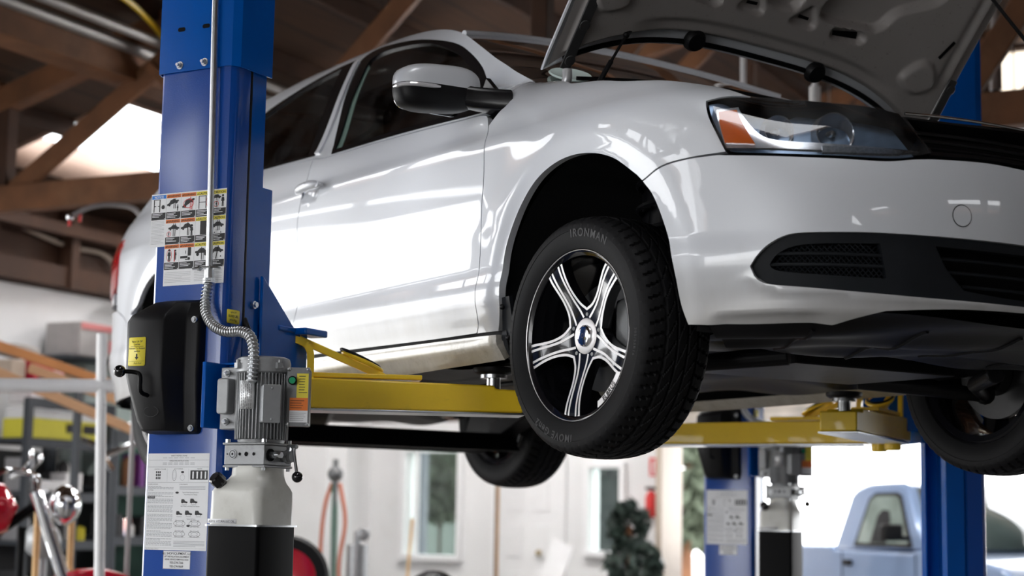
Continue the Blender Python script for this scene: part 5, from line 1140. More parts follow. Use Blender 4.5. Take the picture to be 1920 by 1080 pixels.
    for z_ in (.028, .0, -.028):
        b = B(); fr7 = fr6 @ FR((0, 0, 1), (0, 1, 0), (1, 0, 0), (.0222, z_, .016)); ring(b, fr7, 0, 0, .011, .0022, 0, .0008, 24); b.obj('knockout', ALUD, jb)
    # control box with green button and labels
    ax, ay = .410, -.036; fr8 = FR((.866, .5, 0), (0, 0, 1), (.5, -.866, 0), (ax, ay, 1.632))
    b = B(); b.prism(rrect(.056, .150, .004, 3), -.060, .0, fr8); b.prism(rrect(.060, .154, .006, 3), 0, .005, fr8); kb = b.obj('control_box', ALUD, t, bevel=.0015)
    for sx_ in (-1, 1):
        for sz_ in (-1, 1): b = B(); p0 = fr8 @ Vector((sx_*.025, sz_*.072, .005)); b.sphere(tuple(p0), .0055, 10, sc=(1, 1, 1)); b.obj('box_screw', STEEL, kb)
    b = B(); f9 = fr8 @ Matrix.Translation((0, 0, .0055)) @ Matrix.Diagonal((.72, 1.18, 1, 1)); quad(b, f9, -.030, -.002, .036, .052, 3); quad(b, f9, -.030, -.030, .036, -.002, 2); quad(b, f9, -.030, -.056, .036, -.030, 0)
    quad(b, f9, -.030, -.002, -.006, .052, 7, .0002)
    rr = random.Random(5)
    for q in range(7): quad(b, f9, .002, .045-q*.006, .033-rr.uniform(0, .012), .0465-q*.006, 1, .0003)
    for q in range(4): quad(b, f9, -.027, -.009-q*.0052, .032-rr.uniform(0, .02), -.0078-q*.0052, 1, .0003)
    for q in range(5): quad(b, f9, -.027, -.036-q*.004, .033-rr.uniform(0, .02), -.035-q*.004, 6, .0003)
    plab(b.obj('control_label', DEC+[ALUD], kb, ang=180), 'yellow, orange and white label')
    b = B(); p0 = fr8 @ Vector((-.015, .042, .005)); nz_ = Vector((.5, -.866, 0)); b.cyl(p0, p0+nz_*.012, .0115, 20, m=0); b.cyl(p0+nz_*.010, p0+nz_*.0145, .0085, 20, m=1); b.obj('green_button', [BLACK, mat('green_button_plastic', (.01, .30, .13), .3, 0, .04)], kb)
    # blue bracket
    b = B(); b.box((.200, .012, 1.640), (.14, .012, .17)); b.box((.200, .004, 1.728), (.14, .03, .006)); b.box((CW/2+.012, -.045, 1.640), (.012, .10, .175)); b.obj('mounting_bracket', BLUEG, t, bevel=.002)
    return t
pu = power_unit(NC, RZ, 'grey motor and white oil reservoir on the near lift column')
pu2 = copy_tree(pu); pu2.location = (NC[0]+T2[0], NC[1]+T2[1], 0); pu2['label'] = 'small distant pump unit on the second column, left of the pickup'
# ------------------------------------------------------------------ the workshop building (local x = u, y = v)
VL, VR, UB, UF = 9.45, -9.2, 15.35, -7.2
RA, RS, VRIDGE = 3.78, .28, -.2
def rz_(v): return RA+RS*(VL-v) if v >= VRIDGE else RA+RS*(VL-VRIDGE)-RS*(VRIDGE-v)
WALLW = mat('white_wall_paint', (.78, .78, .785), .75, 0, .04, 1.5, dirt=((.45, .42, .38), 1.6, .55, .9, .35))
WOOD = mat('old_brown_timber', (.135, .054, .020), .7, 0, .30, 5, bump=.4, bscale=30, dirt=((.24, .12, .055), 3.5, .52, .75, .5))
WOODD = mat('dark_brown_timber', (.045, .018, .008), .75, 0, .3, 5, bump=.3, bscale=30)
ROOFB = stripes('roof_boards', (.055, .024, .010), (.012, .006, .003), 1.1, 'Y', .8, .12, (.4, 6, 1))
CONC = mat('concrete_floor', (.19, .18, .165), .6, 0, .10, 1.2, dirt=((.12, .11, .1), 2.2, .5, .8, .5))
WHITEPT = mat('white_gloss_paint', (.84, .84, .85), .4, 0, .02)
def bthing_(name, label, cat, M): return thing(name, label, cat, M=M)
def bobj(b, name, m, **k): o = b.obj(name, m, None, **k); o.matrix_world = BM; return o
b = B(); b.box(((UB+UF)/2, (VL+VR)/2, -.06), (UB-UF+.4, VL-VR+.4, .12)); struct(bobj(b, 'floor', CONC))
b = B(); b.box((12, -2, -.10), (120, 120, .1)); struct(bobj(b, 'ground_outside', mat('pale_asphalt', (.62, .61, .59), .8, 0, .08, .8)))
# left wall with tall open doors (u -4.6 .. 6.2) ; white below the plate, boards above
b = B(); D0, D1, DH = -.4, 6.4, 3.35
b.box(((UF+D0)/2, VL+.1, 1.55), (D0-UF, .2, 3.1)); struct(bobj(b, 'unseen_wall_left_front', mat('grey_block_wall', (.10, .10, .10), .8, 0, .08, 1.5))); b = B()  # unseen wall section, made dark so the near column reflects less light
for (u0, u1, z0, z1) in ((D1, UB, 0, 3.06),): b.box(((u0+u1)/2, VL+.1, (z0+z1)/2), (u1-u0, .2, z1-z0))
struct(bobj(b, 'wall_left', WALLW))
b = B()
for (u0, u1, z0, z1) in ((UF, D0, 3.1, 3.72), (D0, D1, DH, 3.72), (D1, UB, 3.06, 3.72)): b.box(((u0+u1)/2, VL+.1, (z0+z1)/2), (u1-u0, .2, z1-z0))
b.box(((UF+UB)/2, VL-.06, 3.16), (UB-UF, .14, .16)); b.box(((UF+UB)/2, VL-.10, 3.52), (UB-UF, .2, .09)); struct(bobj(b, 'trim_1', WOODD))
for k in range(10):
    b = B(); u_ = 7.0+k*.9; b.box((u_, VL-.08, 3.38), (.09, .16, .62)); struct(bobj(b, 'trim_%d' % (k+2), WOODD))
b = B()
for u_ in (14.62,): b.box((u_, VL-.11, 1.53), (.16, .22, 3.06))
struct(bobj(b, 'trim_12', WALLW))
# back wall
OP0, OP1, OPH = -3.6, 6.16, 2.12
def wall_u(name, u, v0, v1, openings, ztop, m, th=.2):
    b = B(); vs_ = sorted(set([v0, v1]+[v for o in openings for v in o[:2]]))
    for a, c in zip(vs_, vs_[1:]):
        o = [q for q in openings if q[0] <= a+1e-6 and q[1] >= c-1e-6]
        cuts = [(0, ztop)] if not o else [(0, o[0][2]), (o[0][3], ztop)]
        for z0, z1 in cuts:
            if z1-z0 > .01: b.box((u, (a+c)/2, (z0+z1)/2), (th, c-a, z1-z0))
    return struct(bobj(b, name, m))
WIN1 = (8.42, 9.02, .98, 2.0); WIN2 = (6.68, 7.00, 1.06, 1.84)
wall_u('wall_back', UB+.1, OP1, VL+.2, [WIN1, WIN2], 2.30, WALLW)
b = B(); b.box((UB+.1, (OP0+VR)/2, 1.15), (.2, OP0-VR, 2.3)); struct(bobj(b, 'wall_back_right', WALLW))
b = B(); b.box((UB-.05, OP1+.02, 1.15), (.5, .06, 2.3)); struct(bobj(b, 'trim_13', mat('beige_jamb', (.52, .44, .36), .6, 0, .06, 3)))
# gable above: dark boards with high translucent panes, roller door slats over the opening
def zr(v): return rz_(v)-.02
b = B(); n = 40
vv = np.array(sorted(set(list(np.round(np.linspace(VL+.2, VR, n+1), 3))+[1.0, 1.95, 2.05, 3.12])))[::-1]
wins = [(1.0, 1.95, 4.95, 5.62), (2.05, 3.12, 4.95, 5.50)]
for a, c in zip(vv, vv[1:]):
    m_ = (a+c)/2; o = [w for w in wins if w[0] < m_ < w[1]]
    segs = [(2.30, min(zr(a), zr(c)))] if not o else [(2.30, o[0][2]), (o[0][3], min(zr(a), zr(c)))]
    for z0, z1 in segs: b.box((UB+.1, m_, (z0+z1)/2), (.2, a-c, z1-z0))
struct(bobj(b, 'wall_back_gable', WOODD))
for k, w in enumerate(wins):
    b = B(); b.box((UB+.12, (w[0]+w[1])/2, (w[2]+w[3])/2), (.02, w[1]-w[0]+.02, w[3]-w[2]+.02)); o = struct(bobj(b, 'window_%d' % (k+3), mat('daylit_fibreglass', (.9, .85, .75), .6, 0, .05, 3, emis=(1, .88, .72), estr=1.15)))
b = B(); b.box((UB-.06, (OP0+OP1)/2, 3.2), (.06, OP1-OP0, 2.1)); rd_ = bobj(b, 'roller_door', stripes('beige_slats', (.55, .50, .44), (.22, .2, .17), 1.6, 'Z', .5, .12)); tag(rd_, 'beige slatted roller door drawn up over the far opening', 'roller door')
b = B(); b.box((UB-.30, 1.3, 4.84), (.5, 5.0, .18)); b.box((UB-.30, 1.3, 4.70), (.4, 5.0, .06)); rh = bobj(b, 'door_housing', WHITEPT, bevel=.01); tag(rh, 'long white housing high on the far wall, right edge of the photo', 'roller housing')
# street side and right walls (behind and beside the camera)
b = B(); b.box((UF-.1, -4.2, 1.9), (.2, 10.0, 3.8)); b.box((UF-.1, 8.5, 1.9), (.2, 2.2, 3.8)); b.box((UF-.1, 4.1, 3.55), (.2, 6.6, .5)); b.box((UF-.1, 1, 4.9), (.2, 17, 2.2)); struct(bobj(b, 'wall_front', WALLW))
b = B(); b.box(((UF+UB)/2, VR-.1, 2.3), (UB-UF+.4, .2, 4.6)); struct(bobj(b, 'wall_right', mat('grey_block_wall', (.20, .19, .18), .8, 0, .08, 1.5)))
# roof with roof lights
SKY = [(9.42, 11.6, 7.93, 9.10), (2.4, 5.6, 7.6, 9.10), (-6.6, 1.6, 7.2, 9.20), (.8, 3.2, .3, 1.8), (-4.8, -1.2, -9.0, -7.6), (2.4, 5.6, -9.0, -7.6)]
def roof_piece(va, vb, name):
    b = B(); us = sorted(set([UF-.4, UB+.5]+[x for s_ in SKY for x in s_[:2]])); ws = sorted(set([va, vb]+[x for s_ in SKY for x in s_[2:] if va < x < vb]))
    for u0, u1 in zip(us, us[1:]):
        for w0, w1 in zip(ws, ws[1:]):
            um, wm = (u0+u1)/2, (w0+w1)/2
            if any(s_[0] < um < s_[1] and s_[2] < wm < s_[3] for s_ in SKY): continue
            z0, z1 = rz_(w0), rz_(w1); q = [(u0, w0, z0), (u1, w0, z0), (u1, w1, z1), (u0, w1, z1)]
            b.add(q+[(x, y, z+.06) for x, y, z in q], [(0, 1, 2, 3)[::-1], (4, 5, 6, 7), (0, 1, 5, 4), (1, 2, 6, 5), (2, 3, 7, 6), (3, 0, 4, 7)])
    return struct(bobj(b, name, ROOFB, ang=20))
roof_piece(VRIDGE, VL+.5, 'ceiling'); roof_piece(VR-.5, VRIDGE, 'ceiling_right')
for k, (u0, u1, w0, w1) in enumerate(SKY):
    b = B(); ch = .24
    for a, c in (((u0, w0), (u1, w0)), ((u1, w0), (u1, w1)), ((u1, w1), (u0, w1)), ((u0, w1), (u0, w0))):
        za, zc = rz_(a[1]), rz_(c[1]); b.add([(a[0], a[1], za-.02), (c[0], c[1], zc-.02), (c[0], c[1], zc+ch), (a[0], a[1], za+ch)], [(0, 1, 2, 3)])
    struct(bobj(b, 'trim_%d' % (k+20), mat('pale_curb_board', (.40, .28, .22), .6, 0, .08, 4), solid=.03))
# trusses across the building
def truss(u, label, knee=0.):
    t = thing('roof_truss', label, 'roof truss', M=BM @ Matrix.Translation((u, 0, 0)), group=None)
    def m_(name, a, c, w, h, M_=WOOD): b = B(); b.bar((0, a[0], a[1]), (0, c[0], c[1]), w, h, up=(1, 0, 0)); o = b.obj(name, M_, t, bevel=.006, seg=1); return o
    zb = 3.335; m_('bottom_chord', (VL, zb), (VR, zb), .17, .12)
    m_('top_chord', (VL, rz_(VL)-.16), (VRIDGE, rz_(VRIDGE)-.16), .16, .12); m_('top_chord', (VR, rz_(VR)-.16), (VRIDGE, rz_(VRIDGE)-.16), .16, .12)
    vs_ = [8.08, 6.15, 4.2, 2.0, -.2, -2.4, -4.6, -6.8]
    for v in vs_: m_('post', (v, zb), (v, rz_(v)-.16), .10, .10, WOODD)
    for a, c in zip(vs_, vs_[1:]):
        if c >= -.3: m_('web', (a-.08, zb+.05), (c+.08, rz_(c)-.2), .13, .05)
        else: m_('web', (a-.08, rz_(a)-.2), (c+.08, zb+.05), .13, .05)
    m_('web', (8.95, zb+.02), (8.15, rz_(8.15)-.2), .13, .05)
    return t
for u, l in ((.7, 'roof truss almost overhead, nearest the camera'), (4.5, 'nearer timber roof truss above the lifted car'), (8.5, 'timber roof truss above the shelves, its diagonal crossing the bright roof light'), (11.9, 'timber roof truss seen beyond the car roof'), (14.7, 'farthest timber truss, close to the end wall')): truss(u, l)
# longitudinal purlins
pk = 0
for v in [x for x in np.arange(VL-.35, VR, -.75)]:
    b = B(); z_ = rz_(v)-.07
    segs = [(UF, UB)]
    for s_ in SKY:
        if s_[2]-.05 < v < s_[3]+.05: segs = [q for a, c in segs for q in ((a, min(c, s_[0])), (max(a, s_[1]), c)) if q[1]-q[0] > .05 and not (a >= s_[1] or c <= s_[0])] + [(a, c) for a, c in segs if a >= s_[1] or c <= s_[0]]
    if not segs: continue
    for a, c in segs:
      b = B(); b.box(((a+c)/2, v, z_), (c-a, .05, .13))
      tag(bobj(b, 'roof_purlin', WOODD), 'dark timber purlin running lengthwise under the roof boards', 'roof timber', 'roof purlins')
# knee braces and the lower longitudinal beam carrying pipes
b = B(); b.box((6.4, 7.13, 4.10), (17.6, .24, .17)); o = bobj(b, 'longitudinal_beam', WOOD, bevel=.01); tag(o, 'heavy timber beam with grey pipes, top left corner', 'beam')
for k, (v, z, r_, l) in enumerate(((6.99, 4.20, .035, 'front'), (6.80, 4.22, .028, 'rear'))):
    b = B(); b.tube([(-2, v, z), (15.2, v, z)], r_, 12); tag(bobj(b, 'grey_pipe', mat('galvanised_pipe', (.33, .32, .31), .45, .5, .1, 8)), 'thicker grey pipe lying along the top-left timber beam' if k == 0 else 'thinner grey pipe above the timber beam, farther from the wall', 'pipe')
b = B(); b.tube(cr([(7.2, 6.8, 4.42), (7.9, 6.75, 4.40), (8.3, 6.78, 4.32), (8.55, 6.82, 4.22)], 8), .018, 8); tag(bobj(b, 'yellow_hose', YELLOW), 'short yellow hose curving over the top-left beam', 'hose')
for k in range(2):
    b = B(); b.bar((8.5, 6.1 if k else 9.3, 3.35), (8.5, 6.9 if k else 8.1, 4.1), .05, .14, up=(1, 0, 0)); o = bobj(b, 'knee_brace', WOOD); tag(o, 'short diagonal brace on the truss, away from the wall' if k else 'short diagonal brace on the truss next to the left wall', 'brace')
# hanging drop hose at left with bend, and overhead hoses
b = B(); p = [(6.74, 5.96, 2.80), (6.82, 5.90, 2.86), (6.92, 5.84, 2.885), (7.0, 5.75, 2.86), (7.03, 5.72, 2.72), (7.02, 5.73, 2.4), (7.02, 5.73, 2.0), (7.02, 5.73, 1.0), (7.02, 5.73, .02)]; b.tube(cr(p, 5), .013, 10); al = bobj(b, 'air_line', mat('grey_air_pipe', (.30, .28, .28), .5, .2, .08)); tag(al, 'thin grey curved air pipe rising beside the car tail', 'air pipe')
b = B(); b.sphere((6.74, 5.96, 2.80), .020, 12); b.tube([(6.74, 5.96, 2.80), (6.74, 5.96, 2.755)], .008, 8, m=1); o = b.obj('valve', [CHROME, REDL], al); b = B(); b.tube([(6.78, 5.93, 2.82), (6.78, 5.93, 2.78)], .008, 8, m=1); o = b.obj('valve', [CHROME, REDL], al)
b = B(); b.tube(cr([(9.9, VL-.06, 3.52), (10.6, VL-.05, 3.42), (11.1, VL-.05, 3.40), (11.4, VL-.06, 3.1), (11.9, VL-.06, 3.12)], 6), .018, 8); tag(bobj(b, 'loose_cable', mat('beige_cable', (.40, .33, .27), .6, 0, .08)), 'loose beige cable sagging along the top of the left wall', 'cable')
b = B(); b.tube([(8.82, 1.80, 5.6), (8.82, 1.80, 3.62)], .020, 10); b.tube([(8.82, 1.80, 3.66), (8.82, 1.80, 3.52)], .032, 10); b.tube(cr([(8.82, 1.80, 3.54), (8.84, 1.79, 3.42), (8.86, 1.76, 3.34)], 5), .02, 8, m=1); tag(bobj(b, 'hanging_drop_pipe', [mat('grey_air_pipe', (.30, .28, .28), .5, .2, .08), BLACKP]), 'grey drop pipe with black hose end hanging right of the bonnet', 'air pipe')
for k, (u, v, z) in enumerate(((8.48, 3.02, 3.45), (8.59, 2.67, 3.35))):
    b = B(); b.tube([(u, v, rz_(v)-.1), (u, v, z)], .016, 10)
    if k: b.tube([(u, v, z+.22), (u, v, z+.10)], .03, 10)
    tag(bobj(b, 'hanging_rod', WHITEPT), 'white hanging rod with a collar, seen under the right of the bonnet arch' if k else 'thin white hanging rod seen under the bonnet arch', 'rod')
# windows and doors of the back wall
def frame_u(name, u, v0, v1, z0, z1, w, m, extra=()):
    b = B(); b.box((u, (v0+v1)/2, z1+w/2), (.1, v1-v0+2*w, w)); b.box((u, (v0+v1)/2, z0-w/2), (.12, v1-v0+2*w, w)); b.box((u, v0-w/2, (z0+z1)/2), (.1, w, z1-z0)); b.box((u, v1+w/2, (z0+z1)/2), (.1, w, z1-z0))
    for e in extra: b.box((u, e, (z0+z1)/2), (.06, .035, z1-z0))
    return b.obj(name, m, None, bevel=.004)
for k, (W_, ex) in enumerate(((WIN1, (8.90,)), (WIN2, ()))):
    b = B(); b.box((UB+.08, (W_[0]+W_[1])/2, (W_[2]+W_[3])/2), (.008, W_[1]-W_[0], W_[3]-W_[2])); g = struct(bobj(b, 'window_%d' % (k+1), PANE))
    f_ = frame_u('window_frame', UB-.02, *W_, .055, WHITEPT, ex); f_.parent = g
def panel_door(n, v0, v1, knob):
    b = B(); b.box((UB-.015, (v0+v1)/2, 1.0), (.05, v1-v0, 2.0)); 
    d = struct(bobj(b, 'door_%d' % n, WHITEPT, bevel=.004)); w = (v1-v0-.36)/2
    for zz0, zz1 in ((.25, .85), (.98, 1.30), (1.42, 1.88)):
        for c in (v0+.12+w/2, v1-.12-w/2):
            b = B(); b.box((UB-.045, c, (zz0+zz1)/2), (.012, w, zz1-zz0)); b.obj('door_panel', WHITEPT, d, bevel=.006)
    b = B(); b.sphere((UB-.09, knob, 1.03), .03, 12); b.cyl((UB-.04, knob, 1.03), (UB-.09, knob, 1.03), .012, 8); b.obj('door_knob', mat('brass_knob', (.45, .36, .2), .3, .8, .05), d)
    b = B(); b.box((UB-.02, v0-.03, 1.02), (.07, .05, 2.1)); b.box((UB-.02, v1+.03, 1.02), (.07, .05, 2.1)); b.box((UB-.02, (v0+v1)/2, 2.06), (.07, v1-v0+.11, .06)); b.obj('door_frame', WHITEPT, d, bevel=.004)
panel_door(1, 7.30, 7.98, 7.50)
b = B(); b.box((UB-.40, 7.80, 1.5), (.03, .016, 3.0), m=1); b.box((UB-.40, 7.785, 1.5), (.03, .014, 3.0), m=0); o = bobj(b, 'wooden_pole', [mat('tan_wood', (.50, .28, .12), .6, 0, .1, 8), BLACKP]); tag(o, 'thin tan and black upright pole in front of the white doors', 'pole')
# outside: hedge, pale wall, tree, neighbour van for the window views
LEAF = mat('leaves', (.022, .038, .016), .7, 0, .3, 9)
def leafy(name, label, c, rad, n, cat, seed, m=LEAF, sz=.13):
    rr = random.Random(seed); b = B()
    for _ in range(n):
        a, e = rr.uniform(0, 6.283), rr.uniform(-1, 1); q = rr.uniform(.55, 1)**.5; x, y, z = (c[0]+rad[0]*q*math.cos(a)*math.sqrt(1-e*e), c[1]+rad[1]*q*math.sin(a)*math.sqrt(1-e*e), c[2]+rad[2]*q*e)
        d1 = Vector((rr.gauss(0, 1), rr.gauss(0, 1), rr.gauss(0, 1))).normalized()*sz; d2 = d1.cross(Vector((rr.gauss(0, 1), rr.gauss(0, 1), rr.gauss(0, 1)))).normalized()*sz*.5; p_ = Vector((x, y, z))
        b.add([p_-d1, p_+d2, p_+d1, p_-d2], [(0, 1, 2, 3)])
    return b
t = thing('tree', 'pale sunlit green tree outside, left of the second blue column', 'tree', M=BM)
b = leafy('foliage', '', (27, 10.6, 2.5), (1.5, .75, 1.6), 1500, 'tree', 4, mat('hazy_leaves', (.085, .105, .07), .8, 0, .3, 9), .2); b.obj('foliage', mat('hazy_leaves', (.085, .105, .07), .8), t, ang=180)
b = B(); b.tube([(27, 10.6, 0), (27, 10.6, 1.4), (27.1, 10.6, 2.4)], [.13, .10, .06], 10); b.obj('trunk', WOOD, t)
t = thing('hedge', 'dark green shrub outside, seen through the wide white-framed window', 'shrub', M=BM)
leafy('foliage', '', (18.3, 10.3, 1.85), (.4, .36, .55), 2600, 'shrub', 5, LEAF, .1).obj('foliage', LEAF, t, ang=180); b = B(); b.tube([(18.3, 10.3, 0), (18.3, 10.3, 1.6)], .02, 8); b.obj('stem', mat('dark_stem', (.02, .015, .01), .8), t)
b = B(); b.box((17.3, 10.02, 1.3), (.06, .22, 2.6)); b.box((17.3, 10.20, 1.3), (.05, .14, 2.6), m=1); tag(bobj(b, 'outdoor_post', [mat('grey_blue_post', (.055, .060, .075), .6), mat('dark_post', (.006, .006, .006), .6)]), 'grey-blue upright outside behind the wide window', 'post')
b = B(); b.prism([(0, 0), (1.7, 0), (1.7, .8), (1.45, 1.5), (.5, 1.5), (.1, .85), (0, .5)], 9.0, 10.4, FR((0, 1, 0), (0, 0, 1), (1, 0, 0), (10.8, 0, .15))); 
b = B(); b.box((19.8, 10.9, .75), (1.2, 1.6, 1.5)); tag(bobj(b, 'pale_green_skip', mat('pale_green_metal', (.07, .09, .08), .5, 0, .05), bevel=.05), 'pale green metal bin outside, low in the wide window', 'bin')
b = B(); b.box((17.2, 7.68, 1.1), (.3, .62, 2.2)); tag(bobj(b, 'dark_cabinet_outside', mat('dark_grey_green', (.012, .015, .015), .4, 0, .2, 3), bevel=.02), 'dark grey cabinet outside the narrow window', 'cabinet')

# unseen strip lights added to brighten the far wall
for k, (u, v) in enumerate(((12.9, 7.6), (12.9, 3.2), (9.6, 5.2))):
    t = bthing_('fill_strip_light', ('added unseen strip light nearest the left wall, above the far doors', 'added unseen strip light nearest the far opening', 'added unseen strip light over the space behind the car')[k], 'light', BM)
    b = B(); b.box((u, v, 4.06), (.16, 1.9, .06)); b.obj('fill_light_housing', WHITEPT, t, bevel=.01); b = B(); b.box((u-.04, v, 4.02), (.035, 1.8, .035)); b.box((u+.04, v, 4.02), (.035, 1.8, .035)); b.obj('tube', mat('fill_tube', (.9, .9, .9), .4, emis=(1, .98, .96), estr=120), t)  # housing and tubes of the added fill light
    b = B(); b.cyl((u, v-.7, 4.08), (u, v-.7, rz_(v-.7)), .006, 6); b.cyl((u, v+.7, 4.08), (u, v+.7, rz_(v+.7)), .006, 6); b.obj('fill_light_hanger', STEEL, t)
# ------------------------------------------------------------------ left side: shelving, boxes, boards, pipe rack, cabinet, motorcycle
GREYM = mat('dark_grey_metal', (.035, .042, .052), .5, 0, .1, 8)
def bthing(name, label, cat, group=None): return thing(name, label, cat, M=BM, group=group)
def shelving(label, u0, u1, v0, v1, zt, zs, group='grey steel shelving units'):
    t = bthing('shelving_unit', label, 'shelf', group)
    for u in (u0, u1):
        for v in (v0, v1): b = B(); b.box((u, v, zt/2), (.05, .05, zt)); b.obj('upright', GREYM, t)
    for z in zs: b = B(); b.box(((u0+u1)/2, (v0+v1)/2, z), (u1-u0, v1-v0, .03)); b.box(((u0+u1)/2, v0, z-.02), (u1-u0, .03, .06)); b.obj('shelf', GREYM, t)
    b = B(); b.box(((u0+u1)/2, v0, zt-.03), (u1-u0, .035, .07)); b.obj('top_rail', GREYM, t)
    b = B(); b.box(((u0+u1)/2, v1-.01, zt*.44), (u1-u0, .01, zt*.80)); b.obj('dark_backing', BLACKP, t)  # dark sheet added to fill the gaps behind the items
    return t
shelving('grey shelving unit holding the yellow box, left photo edge', 9.35, 10.22, 8.55, 9.15, 2.12, (.25, .75, 1.12, 1.46, 1.83)); shelving('grey shelving unit beside the green cabinet', 10.28, 10.95, 8.55, 9.15, 1.94, (.25, .75, 1.15, 1.52, 1.90))
def cbox(name, label, c, d, m, cat='box', bevel=.008, group=None, parts=None, rz=0.):
    b = B(); b.box(c, d, Matrix.Rotation(rz, 3, 'Z')); o = bobj(b, name, m, bevel=bevel); tag(o, label, cat, group); return o
yb = cbox('yellow_box', 'yellow and white carton on the shelf below the red box', (9.78, 8.72, 1.915), (.70, .28, .14), mat('carton_yellow', (.72, .66, .05), .5, 0, .05))
b = B(); b.box((9.78, 8.72, 2.02), (.66, .27, .07)); b.obj('lid', WHITEP, yb, bevel=.01)
for u_ in (9.84, 10.02): b = B(); b.box((u_, 8.575, 1.93), (.13, .008, .06)); b.obj('dark_print', INK, yb)
rbx = cbox('red_box', 'crimson carton with dark and pink print on top of the shelving', (9.62, 8.75, 2.30), (.30, .26, .20), mat('carton_red', (.62, .02, .06), .5, 0, .05)); b = B(); b.box((9.56, 8.615, 2.28), (.10, .006, .12)); b.obj('dark_picture', mat('navy_print', (.03, .04, .10), .5), rbx); b = B(); b.box((9.70, 8.615, 2.30), (.09, .006, .10)); b.obj('pink_picture', mat('pink_print', (.75, .45, .50), .5), rbx)
cbox('white_box', 'white carton behind the red box on the shelving', (9.90, 9.02, 2.28), (.30, .20, .32), WHITEPT); cbox('brown_carton', 'small brown carton at the left photo edge on the shelving', (9.37, 8.78, 2.28), (.14, .2, .22), mat('card', (.55, .45, .36), .7))
b = B(); b.sphere((9.80, 9.10, 2.50), .16, 16, sc=(1.3, .8, .35)); tag(bobj(b, 'grey_hat', mat('hat_felt', (.30, .27, .24), .8)), 'low grey dome lying on the white carton', 'cover')
cr_ = cbox('wall_crate', 'grey crate with red lettering stripe high on the left wall', (10.72, 9.22, 2.66), (.62, .34, .26), mat('grey_crate', (.40, .38, .37), .6, 0, .08)); b = B(); b.box((10.72, 9.045, 2.76), (.60, .006, .05)); b.box((10.86, 9.045, 2.62), (.22, .006, .10)); b.obj('red_stripe', mat('faded_red', (.60, .20, .20), .6), cr_)
cbox('wall_shelf', 'narrow grey shelf board under the crate', (10.75, 9.25, 2.515), (.85, .35, .03), GREYM, 'shelf')
cbox('sage_locker', 'sage-grey locker top between crate and boards', (10.96, 9.30, 1.28), (.60, .22, 2.44), mat('sage_grey', (.22, .26, .25), .5, .1, .06), 'locker')
gc = cbox('green_cabinet', 'tall sage green cabinet at the left of the near blue column', (11.45, 8.92, .93), (.78, .5, 1.86), mat('sage_green_paint', (.13, .24, .20), .45, .1, .06, 3), 'cabinet', .01); b = B(); b.box((11.70, 8.655, .95), (.30, .012, 1.6)); b.obj('door', mat('deeper_green', (.05, .18, .13), .45), gc, bevel=.004); b = B(); b.sphere((11.30, 8.64, 1.02), .025, 10); b.obj('knob', mat('brass_knob', (.45, .36, .2), .3, .8, .05), gc)
b = B(); b.box((11.04, 8.66, .92), (.04, .05, 1.84)); tag(bobj(b, 'brown_edge_board', WOOD), 'narrow brown board standing at the green cabinet edge', 'board')
# long boards sloping across the shelving
TANW = mat('pale_board', (.58, .34, .19), .6, 0, .10, 6)
for k, (a, c, l) in enumerate((((8.10, 7.75, 2.20), (9.05, 7.10, 1.77), 'lowest of the three pale boards sloping across the shelves'), ((8.35, 7.65, 2.22), (9.20, 7.05, 1.90), 'middle pale board sloping across the shelves'), ((8.30, 8.00, 2.40), (9.50, 7.15, 1.98), 'topmost orange-brown board sloping across the shelves'))):
    b = B(); b.bar(a, c, .035, .06); tag(bobj(b, 'timber_board', TANW if k < 2 else mat('orange_board', (.55, .24, .09), .6, 0, .1, 6), bevel=.003), l, 'board')
b = B(); b.bar((8.7, 7.55, 0), (8.7, 7.55, 2.10), .04, .04); b.bar((9.3, 7.10, 0), (9.3, 7.10, 1.9), .04, .04); b.bar((8.1, 7.85, 0), (8.1, 7.85, 2.2), .04, .04); tag(bobj(b, 'board_rack', GREYM), 'grey upright rack carrying the sloping boards', 'rack')
# white pipe rack
t = bthing('pipe_rack', 'white pipe rack with a long level rail in front of the shelves', 'pipe rack'); b = B(); b.cyl((5.75, 6.32, 1.895), (6.56, 5.42, 1.925), .032, 16); b.obj('rail', WHITEPT, t); b = B(); b.cyl((6.48, 5.50, 2.17), (6.53, 5.44, 2.13-2.13), .024, 16); b.obj('pole', WHITEPT, t)
b = B(); b.cyl((5.75, 6.32, 0), (5.75, 6.32, 1.92), .024, 16); b.obj('pole', WHITEPT, t)
for k, (px_, z_) in enumerate((((7.06, 6.36), 1.36), ((7.16, 6.22), 1.36))):
    b = B(); b.cyl((px_[0]+.02, px_[1], 0), (px_[0], px_[1], z_), .017, 10); tag(bobj(b, 'broomstick', mat('handle_wood', (.66, .42, .18), .5, 0, .1)), 'upright wooden tool handle nearest the motorcycle' if k == 0 else 'upright wooden tool handle in front of the grey ball', 'tool handle')
b = B(); b.sphere((7.8, 6.98, 1.17), .105, 24); b.cyl((7.8, 6.98, .0), (7.8, 6.98, 1.1), .03, 10); tag(bobj(b, 'grey_ball', mat('ball_grey', (.36, .37, .38), .3, .2, .05), ang=60), 'silver-grey ball on a stand behind the wooden handles', 'ball')
